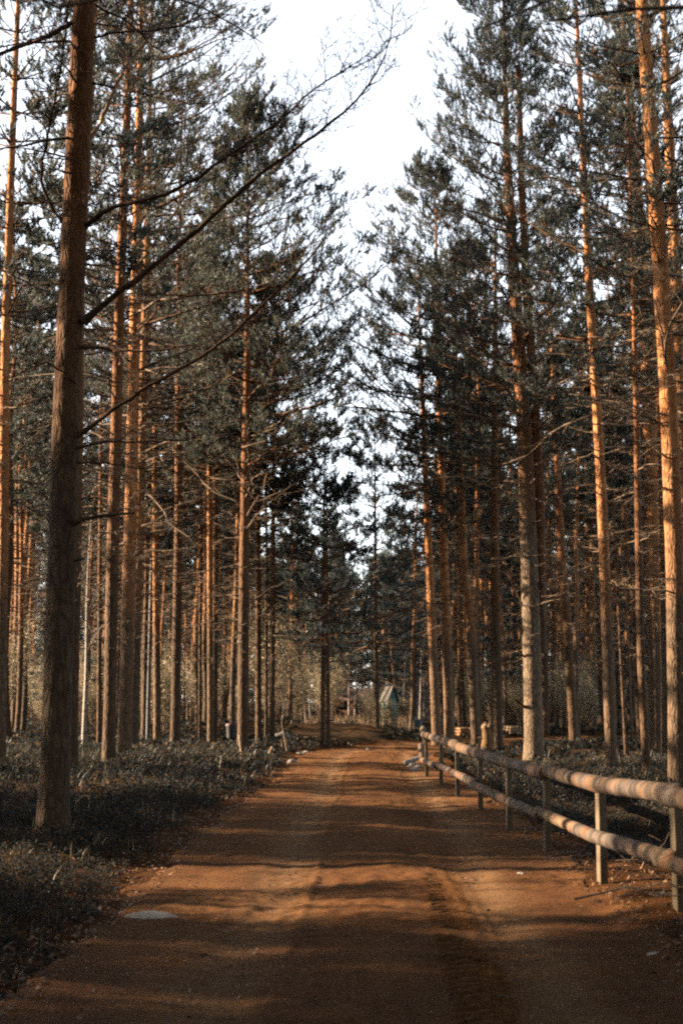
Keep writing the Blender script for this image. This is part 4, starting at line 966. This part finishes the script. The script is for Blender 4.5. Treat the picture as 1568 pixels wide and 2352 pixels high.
def cabin():
    Y = 92; x = (818 - CX) / F * Y; g = float(gbase(x, Y)) - .05
    root = thing('cabin', (x, Y, g), 'low brown wooden cabin with a rusty roof and dark window openings behind pale saplings', 'cabin')
    W = 100 / F * Y; ht = at(818, 1583, Y)[2] - g; he = at(818, 1610, Y)[2] - g
    V, Q = box(-W/2 + .1, W/2 - .1, -1.2, 1.2, 0, he + .05); obj('wall', new_mesh('wall', V, quads=Q, mats=[BROWN]), root)
    V = np.array([[-W/2, -1.45, he], [W/2, -1.45, he], [W/2, 0, ht], [-W/2, 0, ht], [-W/2, 1.45, he], [W/2, 1.45, he], [-W/2, -1.45, he + .06], [W/2, -1.45, he + .06], [W/2, 0, ht + .06], [-W/2, 0, ht + .06], [-W/2, 1.45, he + .06], [W/2, 1.45, he + .06]])
    obj('roof', new_mesh('roof', V, faces=[(6, 7, 8, 9), (9, 8, 11, 10), (0, 3, 2, 1), (3, 4, 5, 2), (0, 1, 7, 6), (4, 10, 11, 5), (0, 6, 9, 3), (3, 9, 10, 4), (1, 2, 8, 7), (2, 5, 11, 8)], mats=[REDROOF]), root)
    for x0, x1 in ((782, 803), (815, 833)):
        a = (x0 - 818) / F * Y; c = (x1 - 818) / F * Y; zt = he - .05; zb = at(818, 1630, Y)[2] - g
        V, Q = box(a, c, -1.215, -1.19, zb, zt); w = obj('window', new_mesh('window', V, quads=Q, mats=[DARKW]), root)
        m = MB()
        for bb in ((a - .04, a + .01, zb, zt), (c - .01, c + .04, zb, zt), (a, c, zb - .04, zb + .01), ((a + c) / 2 - .015, (a + c) / 2 + .015, zb + .01, zt - .0)):
            V, Q = box(bb[0], bb[1], -1.235, -1.213, bb[2], bb[3]); m.add(V, Q=Q)
        obj('frame', m.mesh('frame', [GREYW]), w)
    V, Q = box(-W/2 + .02, -W/2 + .14, -1.25, -1.13, 0, he - .01); obj('corner_post', new_mesh('corner_post', V, quads=Q, mats=[GREYW]), root)
cabin()
def plain(name, c, rough=.5):
    m, nt, b = mat(name, rough, .3); v = coords(nt); lk(nt, mix(nt, noise(nt, v, 12, 4, .7), tuple(x * .7 for x in c), c), b.inputs['Base Color']); return m
def lathe(prof, sides=24):
    n = len(prof); a = np.arange(sides) / sides * 2 * math.pi
    V = np.array([[rr * math.cos(t), rr * math.sin(t), z] for rr, z in prof for t in a]); i = np.arange(n * sides).reshape(n, sides)
    Q = np.stack([i[:-1], np.roll(i[:-1], -1, 1), np.roll(i[1:], -1, 1), i[1:]], -1).reshape(-1, 4); return V, Q
def lamp():
    Y = 44.0; p = at(337, 1136, Y); px = at(352, 1136, Y)[0]; g = float(gbase(px, Y))
    root = thing('street_lamp', (px, Y, g), 'grey street lamp with a flat round shade high between the left pines', 'street lamp')
    L = plain('lamp_grey', (.34, .37, .40), .5); D = plain('lamp_dark', (.05, .045, .04), .7)
    V, Q = lathe([(.075, -.1), (.07, 3), (.055, p[2] - g + .5), (.0, p[2] - g + .52)], 12); obj('pole', new_mesh('pole', V, quads=Q, mats=[D], smooth=True), root)
    dx = p[0] - px; zt = p[2] - g
    ar = np.array([[0, 0, zt + .42], [dx * .5, 0, zt + .45], [dx * .95, 0, zt + .34], [dx, 0, zt + .1]])
    ar = np.stack([np.interp(np.linspace(0, 3, 12), range(4), ar[:, i]) for i in range(3)], -1); V, Q = tubes(ar[None], np.full((1, 12), .02), 8); obj('arm', new_mesh('arm', V, quads=Q, mats=[D], smooth=True), root)
    V, Q = lathe([(.0, .11), (.06, .10), (.08, .04), (.20, .01), (.225, -.02), (.215, -.035), (.08, -.01), (.0, -.01)]); V += [dx, 0, zt]; sh = obj('lamp_shade', new_mesh('lamp_shade', V, quads=Q, mats=[L], smooth=True), root)
    V, Q = lathe([(.045, -.01), (.05, -.14), (.09, -.24), (.10, -.32), (.07, -.40), (.0, -.42)]); V += [dx, 0, zt]; obj('bulb', new_mesh('bulb', V, quads=Q, mats=[plain('frosted_glass', (.5, .5, .5), .3)], smooth=True), root)
lamp()
def bin_():
    b = ground(531, 1700); root = thing('litter_bin', b, 'dark bin with a dull red lid among the thin trunks left of the full-crowned pine', 'bin')
    D = plain('bin_dark', (.03, .035, .04), .6); R_ = plain('bin_red', (.12, .03, .02), .6)
    V, Q = lathe([(.0, .0), (.15, .0), (.17, .1), (.19, .46), (.2, .48), (.19, .49), (.0, .49)]); obj('body', new_mesh('body', V, quads=Q, mats=[D], smooth=True), root)
    V, Q = lathe([(.205, .485), (.21, .51), (.18, .56), (.06, .60), (.0, .605)]); obj('lid', new_mesh('lid', V, quads=Q, mats=[R_], smooth=True), root)
bin_()
# wrapped bundles and blue barrel by the far road
b = ground(936, 1690); 
def bundle(px, Y, sx, sz, m, label, seed):
    x = (px - CX) / F * Y; o = obj('sack', blob_mesh(seed, sx, sx * .8, sz, m, 'sack', amp=.5, freq=2.2), None, (x, Y, float(gbase(x, Y)) + sz * .45)); tag(o, label, 'sack', 'sacks at the road end')
WS = plain('white_sacking', (.42, .41, .43), .7); PK = plain('pinkish_sacking', (.26, .22, .22), .8)
bundle(928, 60, .17, .28, WS, 'bright white sack, leftmost of the three at the road end', 61)
bundle(936, 61.5, .2, .2, WS, 'white sack in the middle of the three at the road end', 62)
bundle(946, 63, .26, .30, PK, 'pinkish-grey sack, rightmost of the three at the road end', 63)
def barrel():
    Y = 60.5; x = (956 - CX) / F * Y; root = thing('barrel', (x, Y, float(gbase(x, Y)) + .0), 'blue plastic barrel beside the sacks at the road end', 'barrel')
    Bm = plain('blue_plastic', (.03, .07, .14), .45); V, Q = lathe([(.0, 0), (.2, 0), (.22, .05), (.225, .2), (.235, .22), (.225, .24), (.225, .42), (.2, .5), (.0, .5)]); obj('body', new_mesh('body', V, quads=Q, mats=[Bm], smooth=True), root)
    V, Q = lathe([(.205, .505), (.205, .53), (.0, .54)]); obj('lid', new_mesh('lid', V, quads=Q, mats=[Bm], smooth=True), root)
barrel()
def timber(px, py, n, m, label):
    b = ground(px, py); root = thing('timber_stack', b, label, 'timber stack', rz=.2); root.scale = (.75, .75, .75)
    for i in range(n):
        for j in range(4):
            V, Q = box(-.34 + j * .175, -.34 + j * .175 + .15, -.6, .6, .03 + i * .15, .03 + i * .15 + .11); o = obj('beam', new_mesh('beam', V, quads=Q, mats=[m]), root, (rs.normal(0, .008), rs.normal(0, .05), 0)); bevel(o, .008, 1)
timber(1176, 1686, 3, PALEWOOD, 'stack of pale sawn beams beyond the fence, left of the broad pale-based pine')
timber(1063, 1690, 3, wood_mat('orange_sawn', (.34, .17, .08), (.5, .30, .16)), 'low stack of orange-brown beams behind the crooked pine')
def crate():
    b = ground(1363, 1672); root = thing('lidded_box', b, 'small orange-brown wooden box with a pinkish lid far behind the straight orange pine', 'lidded_box')  # plain lidded wooden box on legs
    V, Q = box(-.27, .27, -.25, .25, .12, .55); obj('body', new_mesh('body', V, quads=Q, mats=[wood_mat('box_wood', (.34, .16, .07), (.45, .25, .13))]), root)
    V, Q = box(-.31, .31, -.29, .29, .552, .64); obj('lid', new_mesh('lid', V, quads=Q, mats=[PK]), root)
    for sx in (-.22, .22):
        for sy in (-.2, .2):
            V, Q = box(sx - .025, sx + .025, sy - .025, sy + .025, -.05, .118); obj('leg', new_mesh('leg', V, quads=Q, mats=[GREYW]), root)
crate()

TONE = {'birch_bark': .36, 'white_debris': .34, 'rotten_wood': .4, 'white_sacking': .4, 'blue_plastic': .35, 'weathered_boards': .26, 'turquoise_paint': 1.0, 'sawn_post_timber': .42, 'striped_rail_log': (.44, .42, .40), 'pine_needles': (.68, .70, .66), 'orange_sawn': .3, 'berry_shrub_leaves': (.66, .64, .72), 'pale_stone': .6, 'bin_red': .3, 'dark_spruce_needles': (.78, .88, .92), 'pine_bark': (.56, .50, .45), 'red_pine_bark': (.74, .70, .66), 'dirt_road': (.71, .61, .47), 'forest_floor': (.60, .50, .38), 'needle_litter': .45, 'willow_leaves': (1.1, 1.0, .85), 'pale_pine_bark': .42}
for m in bpy.data.materials:
    k = TONE.get(m.name, .6); t = m.node_tree
    for node in list(t.nodes):
        if node.type in ('BSDF_PRINCIPLED', 'BSDF_TRANSLUCENT'):
            i = node.inputs[0]
            if i.is_linked: lk(t, mix(t, 1.0, i.links[0].from_socket, k if isinstance(k, tuple) else (k, k, k), 'MULTIPLY'), i)

# ------------------------------------------------------------------ camera, light, sky
cam = bpy.data.cameras.new('camera'); co = bpy.data.objects.new('camera', cam); COL.objects.link(co); S.camera = co
cam.sensor_fit = 'VERTICAL'; cam.sensor_height = 36; cam.lens = F / 2352 * 36; cam.clip_end = 3000; cam.clip_start = .05
co.location = (0, 0, CAMZ); co.rotation_euler = (math.radians(90) + PITCH, 0, 0)
cam.dof.use_dof = True; cam.dof.focus_distance = 17; cam.dof.aperture_fstop = 1.7
EL, AZ = math.radians(19), math.radians(8)
s = Vector((-math.cos(AZ) * math.cos(EL), math.sin(AZ) * math.cos(EL), math.sin(EL)))
sun = bpy.data.lights.new('sun', 'SUN'); so = bpy.data.objects.new('sun', sun); COL.objects.link(so)
so.rotation_euler = s.to_track_quat('Z', 'Y').to_euler(); sun.energy = 5.0; sun.angle = math.radians(.5); sun.color = (1.0, .76, .52)
w = bpy.data.worlds.new('World'); S.world = w; w.use_nodes = True; nt = w.node_tree
bg = nt.nodes['Background']; sk = nt.nodes.new('ShaderNodeTexSky'); sk.sky_type = 'NISHITA'; sk.sun_disc = False
sk.sun_elevation = EL; sk.sun_rotation = math.radians(278); sk.air_density = 1.0; sk.dust_density = 0.2; sk.ozone_density = 1.0
hs = nt.nodes.new('ShaderNodeHueSaturation'); hs.inputs['Saturation'].default_value = .34; hs.inputs['Value'].default_value = 1.0
lk(nt, sk.outputs[0], hs.inputs['Color']); lk(nt, hs.outputs[0], bg.inputs[0]); bg.inputs[1].default_value = .06
S.view_settings.view_transform = 'Standard'; S.view_settings.look = 'None'; S.view_settings.gamma = 1; S.view_settings.use_curve_mapping = False
S.view_settings.exposure = 3.35
S.render.engine = 'CYCLES'; S.cycles.max_bounces = 6; S.cycles.diffuse_bounces = 3; S.cycles.transmission_bounces = 3; S.cycles.use_denoising = False; S.cycles.filter_width = 2.1; S.cycles.sample_clamp_indirect = 4.0
